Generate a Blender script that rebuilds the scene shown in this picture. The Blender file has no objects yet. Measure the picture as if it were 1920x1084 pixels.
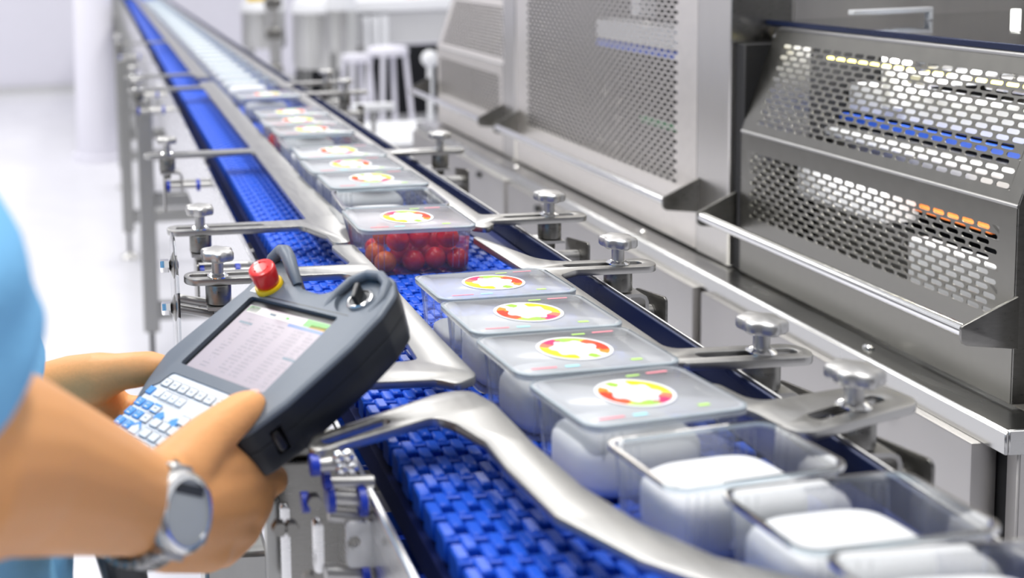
import bpy, bmesh, math, random
from math import pi, sin, cos, radians, sqrt, atan2
from mathutils import Vector, Matrix
random.seed(7)
S = bpy.context.scene
COL = S.collection

# ------------------------------------------------------------------ camera
RC = Matrix(((0.99900041, 0.04147426, -0.01667549), (-0.02036099, 0.09009031, -0.99572545), (-0.03979467, 0.99506966, 0.09084471)))
cam = bpy.data.cameras.new('camera')
cam.sensor_width = 36; cam.lens = 37.5
cam.shift_x = (960 - 223.897) / 1920; cam.shift_y = -(542 - 92.954) / 1920
cam.clip_start = .02; cam.clip_end = 60
cam.dof.use_dof = True; cam.dof.focus_distance = .90; cam.dof.aperture_fstop = 4.4
co = bpy.data.objects.new('camera', cam); COL.objects.link(co)
co.matrix_world = Matrix.Translation((0, 0, 1.25)) @ RC.to_4x4()
S.camera = co

# ------------------------------------------------------------------ world, lamps, exposure
S.view_settings.view_transform = 'Standard'; S.view_settings.look = 'None'
S.view_settings.gamma = 1; S.view_settings.use_curve_mapping = False
S.view_settings.exposure = 0.36
w = bpy.data.worlds.new('hall'); S.world = w; w.use_nodes = True
w.node_tree.nodes['Background'].inputs[0].default_value = (.93, .94, 1, 1)
w.node_tree.nodes['Background'].inputs[1].default_value = .62
def area(name, loc, sx, sy, power, rot=(0, 0, 0), col=(1, .98, .95)):
    l = bpy.data.lights.new(name, 'AREA'); l.shape = 'RECTANGLE'; l.size = sx; l.size_y = sy; l.energy = power; l.color = col
    o = bpy.data.objects.new(name, l); COL.objects.link(o); o.location = loc; o.rotation_euler = rot
for i, (x, y) in enumerate(((-1.2, .2), (-1.2, 3.2), (-1.2, 6.4), (1.9, 6.0))):
    area('ceiling_lamp', (x, y, 3.6), .5, 2.2, 46)
area('ceiling_lamp', (.45, 1.2, 3.4), .35, 2.4, 40)
S.cycles.transparent_max_bounces = 24
S.cycles.max_bounces = 8
S.cycles.caustics_reflective = False; S.cycles.caustics_refractive = False

# ------------------------------------------------------------------ materials
def mat(name, col=(.8, .8, .8), rough=.5, metal=0, spec=.5, **k):
    m = bpy.data.materials.new(name); m.use_nodes = True
    b = m.node_tree.nodes['Principled BSDF']
    b.inputs['Base Color'].default_value = (*col, 1); b.inputs['Roughness'].default_value = rough
    b.inputs['Metallic'].default_value = metal; b.inputs['Specular IOR Level'].default_value = spec
    for kk, v in k.items(): b.inputs[kk.replace('_', ' ')].default_value = v
    return m
def nd(m, t, **k):
    n = m.node_tree.nodes.new(t)
    for kk, v in k.items(): setattr(n, kk, v)
    return n
def lk(m, a, b): m.node_tree.links.new(a, b)
def bsdf(m): return m.node_tree.nodes['Principled BSDF']
def grain(m, col, amt=.12, scale=(4, 4, 160), rough=.3, ramt=.12, bump=0.02):
    # brushed or speckled variation of colour and roughness
    tc = nd(m, 'ShaderNodeTexCoord'); mp = nd(m, 'ShaderNodeMapping'); mp.inputs['Scale'].default_value = scale
    n = nd(m, 'ShaderNodeTexNoise'); n.inputs['Scale'].default_value = 6; n.inputs['Detail'].default_value = 1.5
    lk(m, tc.outputs['Object'], mp.inputs[0]); lk(m, mp.outputs[0], n.inputs[0])
    mx = nd(m, 'ShaderNodeMix', data_type='RGBA')
    mx.inputs[6].default_value = tuple(c * (1 - amt) for c in col) + (1,); mx.inputs[7].default_value = tuple(min(1, c * (1 + amt)) for c in col) + (1,)
    lk(m, n.outputs[0], mx.inputs[0]); lk(m, mx.outputs[2], bsdf(m).inputs['Base Color'])
    mr = nd(m, 'ShaderNodeMapRange'); mr.inputs[3].default_value = rough - ramt; mr.inputs[4].default_value = rough + ramt
    lk(m, n.outputs[0], mr.inputs[0]); lk(m, mr.outputs[0], bsdf(m).inputs['Roughness'])
    if bump:
        bp = nd(m, 'ShaderNodeBump'); bp.inputs['Strength'].default_value = bump; bp.inputs['Distance'].default_value = .002
        lk(m, n.outputs[0], bp.inputs['Height']); lk(m, bp.outputs[0], bsdf(m).inputs['Normal'])
    return m
M = {}
M['steel'] = grain(mat('brushed_steel', metal=1), (.62, .61, .59), .10, (3, 60, 160), .30)
M['steelv'] = grain(mat('brushed_steel_vertical', metal=1), (.64, .62, .59), .06, (160, 160, 2), .36, .08, 0)
M['guide'] = grain(mat('guide_steel', metal=1), (.46, .455, .44), .06, (30, 4, 30), .36, .08, 0)
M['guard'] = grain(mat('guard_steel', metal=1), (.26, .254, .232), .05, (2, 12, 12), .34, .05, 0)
M['guardpale'] = grain(mat('pale_guard_steel', metal=1), (.80, .765, .72), .05, (2, 12, 12), .42, .05, 0)
M['drawer'] = grain(mat('drawer_steel', metal=1), (.52, .505, .49), .05, (20, 3, 3), .45, .05, 0)
M['pale'] = grain(mat('pale_panel', metal=.6), (.72, .72, .72), .05, (6, 6, 6), .42, .05)
M['frame'] = grain(mat('frame_steel', metal=1), (.80, .80, .80), .06, (3, 4, 60), .25)
M['dark'] = grain(mat('dark_steel', metal=1), (.26, .255, .24), .15, (20, 20, 60), .32)
M['satin'] = mat('satin_steel', (.50, .495, .485), .42, 1)
M['ledge'] = grain(mat('ledge_steel', metal=1), (.50, .50, .49), .08, (8, 2, 8), .25, .08, 0)
M['chrome'] = mat('polished_steel', (.85, .85, .84), .10, 1)
M['postgrey'] = grain(mat('leg_steel', metal=1), (.40, .40, .385), .06, (40, 40, 4), .40)
M['navy'] = grain(mat('navy_edge_and_reflection', metal=.35), (.012, .020, .060), .25, (6, 2, 6), .28, .08)  # navy of the cover edge; on the rail it paints the belt's reflection
M['belt'] = mat('blue_belt_plastic', (.012, .095, .64), .33, 0, .4)
M['beltdark'] = mat('navy_wear_strip', (.004, .012, .085), .45)
M['ringblue'] = mat('blue_spacer_plastic', (.015, .05, .50), .35)
M['black'] = mat('black_shade', (.008, .008, .009), .6)  # flat black painting the shade in gaps and inside the machine
M['blackp'] = mat('black_plastic', (.018, .019, .021), .35)
M['white'] = mat('white_plastic', (.82, .83, .85), .4)
M['food'] = grain(mat('white_food', spec=.25), (.72, .73, .74), .02, (20, 20, 20), .55, .08, .15)
bsdf(M['food']).inputs['Subsurface Weight'].default_value = .15; bsdf(M['food']).inputs['Subsurface Radius'].default_value = (.01, .01, .01)
M['pend'] = grain(mat('slate_plastic'), (.120, .145, .180), .05, (300, 300, 300), .40, .05, .08)
M['pendside'] = grain(mat('pendant_dark_plastic'), (.020, .024, .031), .06, (300, 300, 300), .40, .05, .08); bsdf(M['pendside']).inputs['Specular IOR Level'].default_value = .28  # darker tone on all body faces below the front crest
M['penddark'] = mat('dark_slate_plastic', (.022, .025, .031), .38)
M['keyplate'] = grain(mat('silver_keypad_film', metal=.15), (.80, .82, .85), .03, (20, 20, 20), .35, .05, 0)
M['keywhite'] = mat('white_key', (.86, .88, .90), .35)
M['keyblue'] = mat('blue_key', (.07, .34, .80), .35)
M['keyline'] = mat('key_outline', (.02, .025, .03), .5)
M['print'] = mat('grey_print', (.30, .32, .35), .6)
M['red'] = mat('red_button', (.78, .018, .018), .28, Coat_Weight=.3)
M['yellow'] = mat('yellow_ring', (.88, .60, .01), .35)
M['shirt'] = grain(mat('blue_shirt_cloth', spec=.15), (.25, .60, .97), .06, (40, 40, 40), .8, .05, .2)
M['trouser'] = mat('dark_trousers', (.03, .035, .05), .8)
M['shoe'] = mat('black_shoe', (.02, .02, .02), .4)
M['hair'] = mat('black_hair', (.012, .010, .009), .5)
M['eye'] = mat('eye_white', (.8, .8, .8), .2)
M['iris'] = mat('dark_iris', (.03, .015, .01), .2)
M['lcd'] = mat('watch_lcd', (.50, .54, .55), .25)
M['glassdark'] = mat('dark_watch_glass', (.06, .065, .07), .1)
M['blued'] = mat('blue_band', (.03, .13, .75), .4)
M['orange'] = mat('orange_part', (.85, .22, .04), .4)
M['green'] = mat('green_part', (.02, .35, .12), .5)
M['cloth'] = mat('black_drape', (.010, .011, .014), .9)
M['tankw'] = mat('tank_steel', (.62, .62, .60), .3, 1)
def emit(name, col, st):
    m = mat(name, col, .5); bsdf(m).inputs['Emission Color'].default_value = (*col, 1); bsdf(m).inputs['Emission Strength'].default_value = st
    return m
M['led'] = emit('yellow_led', (1, .86, .22), 5)
M['ledw'] = emit('white_led', (1, 1, .95), 4)
# floor and wall
m = M['floor'] = grain(mat('glossy_white_floor', spec=.5), (.80, .80, .84), .03, (1, 1, 1), .16, .06, 0)
m = M['wall'] = grain(mat('pale_wall', spec=.2), (.74, .73, .80), .02, (1, 1, 1), .6, .05, 0)
M['wallgrey'] = mat('grey_unseen_wall', (.16, .16, .17), .7)
# skin
def skin():
    m = grain(mat('skin', spec=.35), (.90, .43, .165), .06, (60, 60, 60), .46, .08, .10)
    b = bsdf(m); b.inputs['Subsurface Weight'].default_value = .08; b.inputs['Subsurface Radius'].default_value = (.012, .005, .003)
    return m
M['skin'] = skin()
M['nail'] = mat('nail', (.80, .48, .38), .28)
# clear plastic film: mostly see-through, a little gloss and haze
def film(name, tint, haze, hazecol, rough=.06, gain=1.0):
    m = bpy.data.materials.new(name); m.use_nodes = True; nt = m.node_tree; nt.nodes.clear()
    out = nt.nodes.new('ShaderNodeOutputMaterial'); tr = nt.nodes.new('ShaderNodeBsdfTransparent'); gl = nt.nodes.new('ShaderNodeBsdfGlossy')
    df = nt.nodes.new('ShaderNodeBsdfDiffuse'); lw = nt.nodes.new('ShaderNodeFresnel'); lw.inputs[0].default_value = 1.42
    tr.inputs[0].default_value = (*tint, 1); gl.inputs['Roughness'].default_value = rough; df.inputs[0].default_value = (*hazecol, 1)
    mu = nt.nodes.new('ShaderNodeMath'); mu.operation = 'MULTIPLY'; mu.inputs[1].default_value = gain; mu.use_clamp = True
    a = nt.nodes.new('ShaderNodeMixShader'); b = nt.nodes.new('ShaderNodeMixShader'); a.inputs[0].default_value = haze
    no = nt.nodes.new('ShaderNodeTexNoise'); no.inputs['Scale'].default_value = 35
    tc = nt.nodes.new('ShaderNodeTexCoord'); bp = nt.nodes.new('ShaderNodeBump'); bp.inputs['Strength'].default_value = .12; bp.inputs['Distance'].default_value = .003
    nt.links.new(tc.outputs['Object'], no.inputs[0]); nt.links.new(no.outputs[0], bp.inputs['Height']); nt.links.new(bp.outputs[0], gl.inputs['Normal'])
    tl = nt.nodes.new('ShaderNodeBsdfTranslucent'); tl.inputs[0].default_value = (*hazecol, 1); hz = nt.nodes.new('ShaderNodeMixShader'); hz.inputs[0].default_value = .45
    nt.links.new(df.outputs[0], hz.inputs[1]); nt.links.new(tl.outputs[0], hz.inputs[2])
    nt.links.new(tr.outputs[0], a.inputs[1]); nt.links.new(hz.outputs[0], a.inputs[2])
    nt.links.new(lw.outputs[0], mu.inputs[0]); nt.links.new(mu.outputs[0], b.inputs[0]); nt.links.new(a.outputs[0], b.inputs[1]); nt.links.new(gl.outputs[0], b.inputs[2])
    nt.links.new(b.outputs[0], out.inputs[0]); return m
M['tray'] = film('clear_tray_plastic', (.982, .990, .995), .12, (.90, .93, .96), .06, .6)
M['rim'] = film('tray_rim_plastic', (.88, .94, .965), .36, (.82, .90, .94))
M['lid'] = film('clear_lid_film', (.985, .99, .995), .68, (.95, .975, 1.0), .18, .8)
M['hoodglass'] = film('smoky_cover_sheet', (.74, .78, .84), .06, (.6, .65, .72), .03, 2.2)
M['guardclear'] = film('clear_guard_sheet', (.95, .97, .98), .10, (.8, .8, .85), .05)
# fruit ring label: white disc, ring of coloured fruit
def label_mat():
    m = mat('fruit_ring_label', rough=.55, spec=.2)
    tc = nd(m, 'ShaderNodeTexCoord'); sp = nd(m, 'ShaderNodeSeparateXYZ'); lk(m, tc.outputs['Object'], sp.inputs[0])
    at = nd(m, 'ShaderNodeMath', operation='ARCTAN2'); lk(m, sp.outputs[1], at.inputs[0]); lk(m, sp.outputs[0], at.inputs[1])
    mr = nd(m, 'ShaderNodeMapRange'); mr.inputs[1].default_value = -pi; mr.inputs[2].default_value = pi; lk(m, at.outputs[0], mr.inputs[0])
    no = nd(m, 'ShaderNodeTexNoise'); no.inputs['Scale'].default_value = 220; lk(m, tc.outputs['Object'], no.inputs[0])
    wob = nd(m, 'ShaderNodeMath', operation='MULTIPLY_ADD'); wob.inputs[1].default_value = .10; lk(m, no.outputs[0], wob.inputs[0])
    sub = nd(m, 'ShaderNodeMath', operation='SUBTRACT'); sub.inputs[1].default_value = .05; lk(m, mr.outputs[0], sub.inputs[0]); lk(m, sub.outputs[0], wob.inputs[2])
    cr = nd(m, 'ShaderNodeValToRGB'); cr.color_ramp.interpolation = 'CONSTANT'
    stops = [(0, (.55, .80, .03)), (.09, (.90, .62, .01)), (.21, (.97, .93, .85)), (.27, (.30, .55, .06)), (.33, (.93, .94, .85)), (.38, (.80, .25, .03)), (.44, (.80, .05, .02)), (.56, (.86, .10, .04)), (.63, (.35, .62, .08)), (.74, (.30, .55, .10)), (.78, (.50, .04, .14)), (.88, (.80, .20, .12)), (.95, (.55, .80, .03))]
    while len(cr.color_ramp.elements) < len(stops): cr.color_ramp.elements.new(.5)
    for e, (p, c) in zip(cr.color_ramp.elements, stops): e.position = p; e.color = (*c, 1)
    lk(m, wob.outputs[0], cr.inputs[0])
    ln = nd(m, 'ShaderNodeVectorMath', operation='LENGTH'); cx = nd(m, 'ShaderNodeCombineXYZ'); lk(m, sp.outputs[0], cx.inputs[0]); lk(m, sp.outputs[1], cx.inputs[1]); lk(m, cx.outputs[0], ln.inputs[0])
    wv = nd(m, 'ShaderNodeMath', operation='SINE'); mm = nd(m, 'ShaderNodeMath', operation='MULTIPLY'); mm.inputs[1].default_value = 7; lk(m, at.outputs[0], mm.inputs[0]); lk(m, mm.outputs[0], wv.inputs[0])
    r0 = nd(m, 'ShaderNodeMath', operation='MULTIPLY_ADD'); r0.inputs[1].default_value = .0016; r0.inputs[2].default_value = .0138; lk(m, wv.outputs[0], r0.inputs[0])
    n2 = nd(m, 'ShaderNodeMath', operation='MULTIPLY_ADD'); n2.inputs[1].default_value = .004; lk(m, no.outputs[0], n2.inputs[0]); lk(m, r0.outputs[0], n2.inputs[2])
    g1 = nd(m, 'ShaderNodeMath', operation='GREATER_THAN'); lk(m, ln.outputs['Value'], g1.inputs[0]); lk(m, n2.outputs[0], g1.inputs[1])
    g2 = nd(m, 'ShaderNodeMath', operation='LESS_THAN'); g2.inputs[1].default_value = .0238; lk(m, ln.outputs['Value'], g2.inputs[0])
    a = nd(m, 'ShaderNodeMath', operation='MULTIPLY'); lk(m, g1.outputs[0], a.inputs[0]); lk(m, g2.outputs[0], a.inputs[1])
    mx = nd(m, 'ShaderNodeMix', data_type='RGBA'); mx.inputs[6].default_value = (.74, .75, .77, 1); lk(m, a.outputs[0], mx.inputs[0]); lk(m, cr.outputs[0], mx.inputs[7])
    lk(m, mx.outputs[2], bsdf(m).inputs['Base Color']); return m
M['label'] = label_mat()
M['pinkp'] = mat('pink_print', (.80, .25, .30), .5); M['cyanp'] = mat('cyan_print', (.35, .75, .85), .5); M['greenp'] = mat('green_print', (.45, .75, .15), .5)
def tomato_mat(name, c1, c2, lo, hi):
    m = mat(name, rough=.22, spec=.5); b = bsdf(m); b.inputs['Subsurface Weight'].default_value = .08; b.inputs['Subsurface Radius'].default_value = (.006, .002, .001)
    tc = nd(m, 'ShaderNodeTexCoord'); n = nd(m, 'ShaderNodeTexNoise'); n.inputs['Scale'].default_value = 45; n.inputs['Detail'].default_value = 1
    cr = nd(m, 'ShaderNodeValToRGB'); cr.color_ramp.elements[0].position = lo; cr.color_ramp.elements[1].position = hi
    cr.color_ramp.elements[0].color = (*c1, 1); cr.color_ramp.elements[1].color = (*c2, 1)
    lk(m, tc.outputs['Object'], n.inputs[0]); lk(m, n.outputs[0], cr.inputs[0]); lk(m, cr.outputs[0], b.inputs['Base Color']); return m
M['tom'] = tomato_mat('ripe_tomato', (.86, .030, .018), (.66, .014, .015), .4, .7)
M['tomy'] = tomato_mat('turning_tomato', (.84, .04, .015), (.90, .50, .02), .48, .64)

# ------------------------------------------------------------------ mesh helpers
WM = {}
def smooth(me, ang=40):
    me.polygons.foreach_set('use_smooth', [True] * len(me.polygons))
    b = bmesh.new(); b.from_mesh(me)
    for e in b.edges:
        if len(e.link_faces) == 2 and e.calc_face_angle(0) > radians(ang): e.smooth = False
    b.to_mesh(me); b.free()
def obj(name, bm, m, parent=None, local=False, ang=40, **props):
    if parent is not None and not local: bm.transform(WM[parent].inverted())
    me = bpy.data.meshes.new(name); bm.to_mesh(me); bm.free()
    for mm in (m if isinstance(m, (list, tuple)) else [m]): me.materials.append(M[mm] if isinstance(mm, str) else mm)
    if ang: smooth(me, ang)
    o = bpy.data.objects.new(name, me); COL.objects.link(o)
    if parent is not None: o.parent = parent; WM[o] = WM[parent]
    else: WM[o] = Matrix()
    for k, v in props.items(): o[k] = v
    return o
def tag(o, label, cat, group=None):
    o['label'] = label; o['category'] = cat
    if group: o['group'] = group
    return o
def thing(name, label, cat, loc=(0, 0, 0), group=None, rot=None):
    o = bpy.data.objects.new(name, None); COL.objects.link(o); o.empty_display_size = .02
    mw = Matrix.Translation(loc) @ (rot.to_4x4() if rot else Matrix())
    o.matrix_world = mw; WM[o] = mw
    return tag(o, label, cat, group)
def solo(name, bm, m, label, cat, loc, group=None, ang=40, rot=None, local=False):
    mw = Matrix.Translation(loc) @ (rot.to_4x4() if rot else Matrix())
    if not local: bm.transform(mw.inverted())
    o = obj(name, bm, m, ang=ang); o.matrix_world = mw; WM[o] = mw
    return tag(o, label, cat, group)
def dup(root, loc, label=None, group=None, rotz=None, scale=None):
    r = root.copy(); COL.objects.link(r); r.location = loc
    if rotz is not None: r.rotation_euler = (0, 0, rotz)
    if scale: r.scale = scale
    if label: r['label'] = label
    if group: r['group'] = group
    for ch in list(root.children):
        c = ch.copy(); COL.objects.link(c); c.parent = r
        for g in ch.children:
            d = g.copy(); COL.objects.link(d); d.parent = c
    return r
def nb(): return bmesh.new()
def box(bm, x0, x1, y0, y1, z0, z1, bev=0, mi=0, seg=1):
    r = bmesh.ops.create_cube(bm, size=1); vs = r['verts']
    for v in vs: v.co = Vector((x0 + (v.co.x + .5) * (x1 - x0), y0 + (v.co.y + .5) * (y1 - y0), z0 + (v.co.z + .5) * (z1 - z0)))
    fs = set(f for v in vs for f in v.link_faces)
    for f in fs: f.material_index = mi
    if bev:
        es = list(set(e for v in vs for e in v.link_edges))
        bmesh.ops.bevel(bm, geom=es, offset=bev, segments=seg, affect='EDGES', profile=.5)
    return bm
def basis(d):
    d = Vector(d).normalized(); a = Vector((0, 0, 1)) if abs(d.z) < .9 else Vector((1, 0, 0))
    x = d.cross(a).normalized(); return x, d.cross(x).normalized(), d
def tube(bm, pts, r, n=12, caps=True, mi=0):
    pts = [Vector(p) for p in pts]; rs = r if isinstance(r, (list, tuple)) else [r] * len(pts)
    rings = []; x = None
    for i, p in enumerate(pts):
        d = (pts[min(i + 1, len(pts) - 1)] - pts[max(i - 1, 0)]).normalized()
        if x is None: x, y, _ = basis(d)
        else:
            x = (x - d * x.dot(d)).normalized()
        y = d.cross(x)
        rings.append([bm.verts.new(p + (x * cos(2 * pi * k / n) + y * sin(2 * pi * k / n)) * rs[i]) for k in range(n)])
    for a, b in zip(rings, rings[1:]):
        for k in range(n):
            f = bm.faces.new((a[k], a[(k + 1) % n], b[(k + 1) % n], b[k])); f.material_index = mi
    if caps:
        f = bm.faces.new(rings[0][::-1]); f.material_index = mi
        f = bm.faces.new(rings[-1]); f.material_index = mi
    return bm
def lathe(bm, prof, c=(0, 0, 0), ax=(0, 0, 1), n=32, fn=None, mi=0):
    # prof: list of (radius, height); fn(theta) scales the radius
    x, y, d = basis(ax); c = Vector(c); rings = []
    for (r, h) in prof:
        rings.append([bm.verts.new(c + d * h + (x * cos(t) + y * sin(t)) * r * (fn(t, r, h) if fn else 1)) for t in (2 * pi * k / n for k in range(n))])
    for a, b in zip(rings, rings[1:]):
        for k in range(n):
            f = bm.faces.new((a[k], a[(k + 1) % n], b[(k + 1) % n], b[k])); f.material_index = mi
    f = bm.faces.new(rings[0][::-1]); f.material_index = mi
    f = bm.faces.new(rings[-1]); f.material_index = mi
    bmesh.ops.recalc_face_normals(bm, faces=bm.faces)
    return bm
def fillet(pts, rad, seg=5):
    out = []; n = len(pts)
    for i in range(n):
        p = Vector(pts[i][:2]); r = pts[i][2] if len(pts[i]) > 2 else rad
        a = Vector(pts[i - 1][:2]) - p; b = Vector(pts[(i + 1) % n][:2]) - p
        la, lb = a.length, b.length; a.normalize(); b.normalize()
        ang = a.angle(b)
        if r <= 0 or ang > pi - .05: out.append((p.x, p.y)); continue
        t = min(r / math.tan(ang / 2), la * .49, lb * .49); r2 = t * math.tan(ang / 2)
        cdir = (a + b).normalized(); c = p + cdir * (r2 / sin(ang / 2))
        s0 = p + a * t - c; s1 = p + b * t - c
        a0 = atan2(s0.y, s0.x); a1 = atan2(s1.y, s1.x); d = (a1 - a0 + pi) % (2 * pi) - pi
        for k in range(seg + 1):
            q = a0 + d * k / seg; out.append((c.x + r2 * cos(q), c.y + r2 * sin(q)))
    return out
def stadium(c, d, L, r, n=8):
    # slot outline: centre, direction angle, length between cap centres, radius
    out = []
    for s, o in ((1, -pi / 2), (-1, pi / 2)):
        for k in range(n + 1):
            q = d + o + pi * k / n
            out.append((c[0] + s * cos(d) * L / 2 + r * cos(q), c[1] + s * sin(d) * L / 2 + r * sin(q)))
    return out
def plate(outer, holes, z0, z1, bev=.0006, mw=None):
    cu = bpy.data.curves.new('tmp', 'CURVE'); cu.dimensions = '2D'; cu.fill_mode = 'BOTH'
    cu.extrude = (z1 - z0) / 2 - bev; cu.bevel_depth = bev; cu.bevel_resolution = 1; cu.offset = -bev
    for loop in [outer] + holes:
        s = cu.splines.new('POLY'); s.points.add(len(loop) - 1); s.use_cyclic_u = True
        for p, q in zip(s.points, loop): p.co = (q[0], q[1], 0, 1)
    o = bpy.data.objects.new('tmp', cu); COL.objects.link(o)
    bpy.context.view_layer.update()
    dg = bpy.context.evaluated_depsgraph_get(); me = bpy.data.meshes.new_from_object(o.evaluated_get(dg))
    bm = nb(); bm.from_mesh(me); bpy.data.objects.remove(o); bpy.data.curves.remove(cu); bpy.data.meshes.remove(me)
    bmesh.ops.remove_doubles(bm, verts=bm.verts, dist=1e-6)
    bmesh.ops.translate(bm, verts=bm.verts, vec=(0, 0, (z0 + z1) / 2))
    if mw: bm.transform(mw)
    return bm
def merge(dst, src):
    me = bpy.data.meshes.new('t'); src.to_mesh(me); src.free(); dst.from_mesh(me); bpy.data.meshes.remove(me); return dst
def text_bm(s, size, mw, extrude=0):
    cu = bpy.data.curves.new('tmp', 'FONT'); cu.body = s; cu.size = size; cu.align_x = 'CENTER'; cu.align_y = 'CENTER'; cu.extrude = extrude; cu.resolution_u = 2
    o = bpy.data.objects.new('tmp', cu); COL.objects.link(o); bpy.context.view_layer.update()
    me = bpy.data.meshes.new_from_object(o.evaluated_get(bpy.context.evaluated_depsgraph_get()))
    bm = nb(); bm.from_mesh(me); bpy.data.objects.remove(o); bpy.data.curves.remove(cu); bpy.data.meshes.remove(me)
    bm.transform(mw); return bm
def rot_from(x, y, z): return Matrix((x, y, z)).transposed()

# ------------------------------------------------------------------ setting
b = nb(); box(b, -4.5, 6, -3, 10.6, -.05, 0); obj('floor', b, 'floor', kind='structure')
b = nb(); box(b, -4.5, 6, 9.7, 9.8, 0, 4.2); obj('wall_back', b, 'wall', kind='structure')
b = nb(); box(b, -4.5, 6, -3.1, -3, 0, 4.2); obj('wall_front_unseen', b, 'wallgrey', kind='structure')  # unseen dark wall added behind the camera to darken steel reflections
b = nb(); box(b, -4.5, 6, 9.66, 9.7, 0, .06); obj('baseboard_back', b, 'pale', kind='structure')
b = nb(); lathe(b, [(.16, 0), (.16, .03), (.13, .04), (.115, 1.05), (.09, 1.10)], (-.045, 6.45, 0), n=32); solo('white_column', b, 'wall', 'slim white round column standing on the floor left of the conveyor', 'column', (-.045, 6.45, 0))
b = nb(); lathe(b, [(.20, 0), (.20, .02), (.14, .03), (.13, 1.5)], (.10, 7.6, 0), n=32); solo('grey_column', b, 'tankw', 'grey round steel column behind the white one', 'column', (.10, 7.6, 0))

# ------------------------------------------------------------------ conveyor frame
BZ = .922                                                  # top of the belt
fr = thing('conveyor_frame', 'long steel conveyor frame on square legs running away through the hall', 'conveyor', (.31, .4, 0))
b = nb(); box(b, .149, .154, .28, 9.2, .80, .920, .0012); obj('side_plate', b, 'frame', fr)
b = nb(); box(b, .433, .4365, .28, 9.2, .845, .9400, .0012); obj('side_plate', b, 'navy', fr, label='steel side plate coloured with its dark blue reflection')
b = nb(); box(b, .4367, .4385, .28, 9.2, .845, .9412, .0005); obj('edge_strip', b, 'satin', fr, label='bright steel edge strip')
b = nb(); box(b, .176, .425, .28, 9.2, .880, .8995); obj('belt_bed', b, 'beltdark', fr)  # coloured dark to paint shade into the gaps between links
b = nb(); box(b, .1545, .175, .28, 9.2, .862, .866); obj('gap_floor', b, 'beltdark', fr)
b = nb(); box(b, .4035, .4325, .28, 9.2, .900, .9205, .001); obj('wear_strip', b, 'beltdark', fr)
for y in [.72, 1.34, 1.95, 2.6, 3.4, 4.4, 5.4, 6.6, 7.8, 9.0]:
    b = nb(); box(b, .152, .434, y, y + .035, .846, .862, .002); obj('cross_member', b, 'satin', fr)
def leg(x, y, top=.82):
    b = nb(); box(b, x - .024, x + .024, y - .024, y + .024, .11, top, .003); l = obj('leg', b, 'postgrey', fr)
    b = nb(); lathe(b, [(.008, .012), (.008, .11)], (x, y, 0), n=12); obj('threaded_rod', b, 'blackp', l)
    b = nb(); lathe(b, [(.040, 0), (.040, .005), (.024, .012), (.012, .020), (.012, .026)], (x, y, 0), n=24); obj('foot', b, 'satin', l)
for (y, xl) in ((3.13, .117), (4.29, .082), (5.6, .09), (7.2, .09), (8.9, .09)):
    for x in (xl, .50):
        leg(x, y)
    b = nb(); box(b, xl + .024, .476, y - .018, y + .018, .145, .195, .002); obj('leg_brace', b, 'postgrey', fr)
    b = nb(); box(b, xl + .024, .476, y - .018, y + .018, .49, .53, .002); obj('leg_brace', b, 'postgrey', fr)
b = nb(); box(b, .134, .1485, 2.62, 9.2, .917, .9215, .001); obj('top_flange', b, 'frame', fr)
# close pair of legs at the near end
for x in (.085, .50):
    leg(x, .80 if x > .3 else .78, .80)

# ------------------------------------------------------------------ belt
PITCH = .0225; NF = 14; FP = .2240 / NF
bel = thing('modular_belt', 'bright blue plastic modular conveyor belt of interlocking links', 'conveyor belt', (.314, .4, BZ))
b = nb(); X0 = .1775
def fing(x, y0, y1, w, z1, z0=-.017):
    # a finger with a domed top edge
    box(b, x - w / 2, x + w / 2, y0, y1, z0, z1, .0014)
box(b, X0 - .314, X0 + .2240 - .314, -.0028, .0028, -.016, -.0016, .001)
for k in range(NF):
    fx = X0 - .314 + FP * (k + .25)
    fing(fx, -.0010, .0136, FP * .50, 0)
    fing(fx + FP * .5, -.0136, .0010, FP * .50, 0)
mod = obj('belt_module', b, 'belt', bel, local=True)
mod.location = (0, 0, 0)
ny = 298
for i in range(1, ny):
    c = mod.copy(); COL.objects.link(c); c.parent = bel; c.location = (0, -.02 + PITCH * i, 0)
mod.location = (0, -.02, 0)
b = nb()
for i in range(60): box(b, .18, .40, .3 + i * .05, .3 + i * .05 + .042, .800, .815, .003)
b2 = nb()
for i in range(96): box(b2, X0, X0 + .224, .4 - .02 + PITCH * (298 + i) - .009, .4 - .02 + PITCH * (298 + i) + .0125, BZ - .016, BZ, .0014)
fs_ = obj('far_belt', b2, 'belt', bel); fs_['kind'] = 'stuff'
rs = obj('return_strand', b, 'belt', bel); rs['kind'] = 'stuff'; rs['label'] = 'darker return strand below the belt'

# ------------------------------------------------------------------ guide plates with slotted arms
def guide(label, outer, holes, z1=.955, t=.006, rad=.006, loc=None):
    o = fillet(outer, rad)
    return solo('guide_plate', plate(o, holes, z1 - t, z1, .0007), 'guide', label, 'guide rail', loc or (outer[0][0], outer[0][1], z1 - t), 'steel guide plates along the belt')
AW = .0135   # half width of an arm
def slot(x, y, L=.055, r=.0042): return stadium((x, y), 0, L, r)
SL = .215; SR = .247
xt = .052
guide('far left steel guide plate with arms over the blue belt',
      [(SL, 9.1), (SL, 3.47 + AW), (xt, 3.47 + AW, .012), (xt, 3.47 - AW, .012), (SL, 3.47 - AW), (SL, 2.53 + AW), (xt, 2.53 + AW, .012), (xt, 2.53 - AW, .012), (SL, 2.53 - AW), (SL + .004, 2.46, .01), (SR, 2.44, .01), (SR, 9.1)],
      [slot(.075, 3.47), slot(.09, 2.53)])
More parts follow.
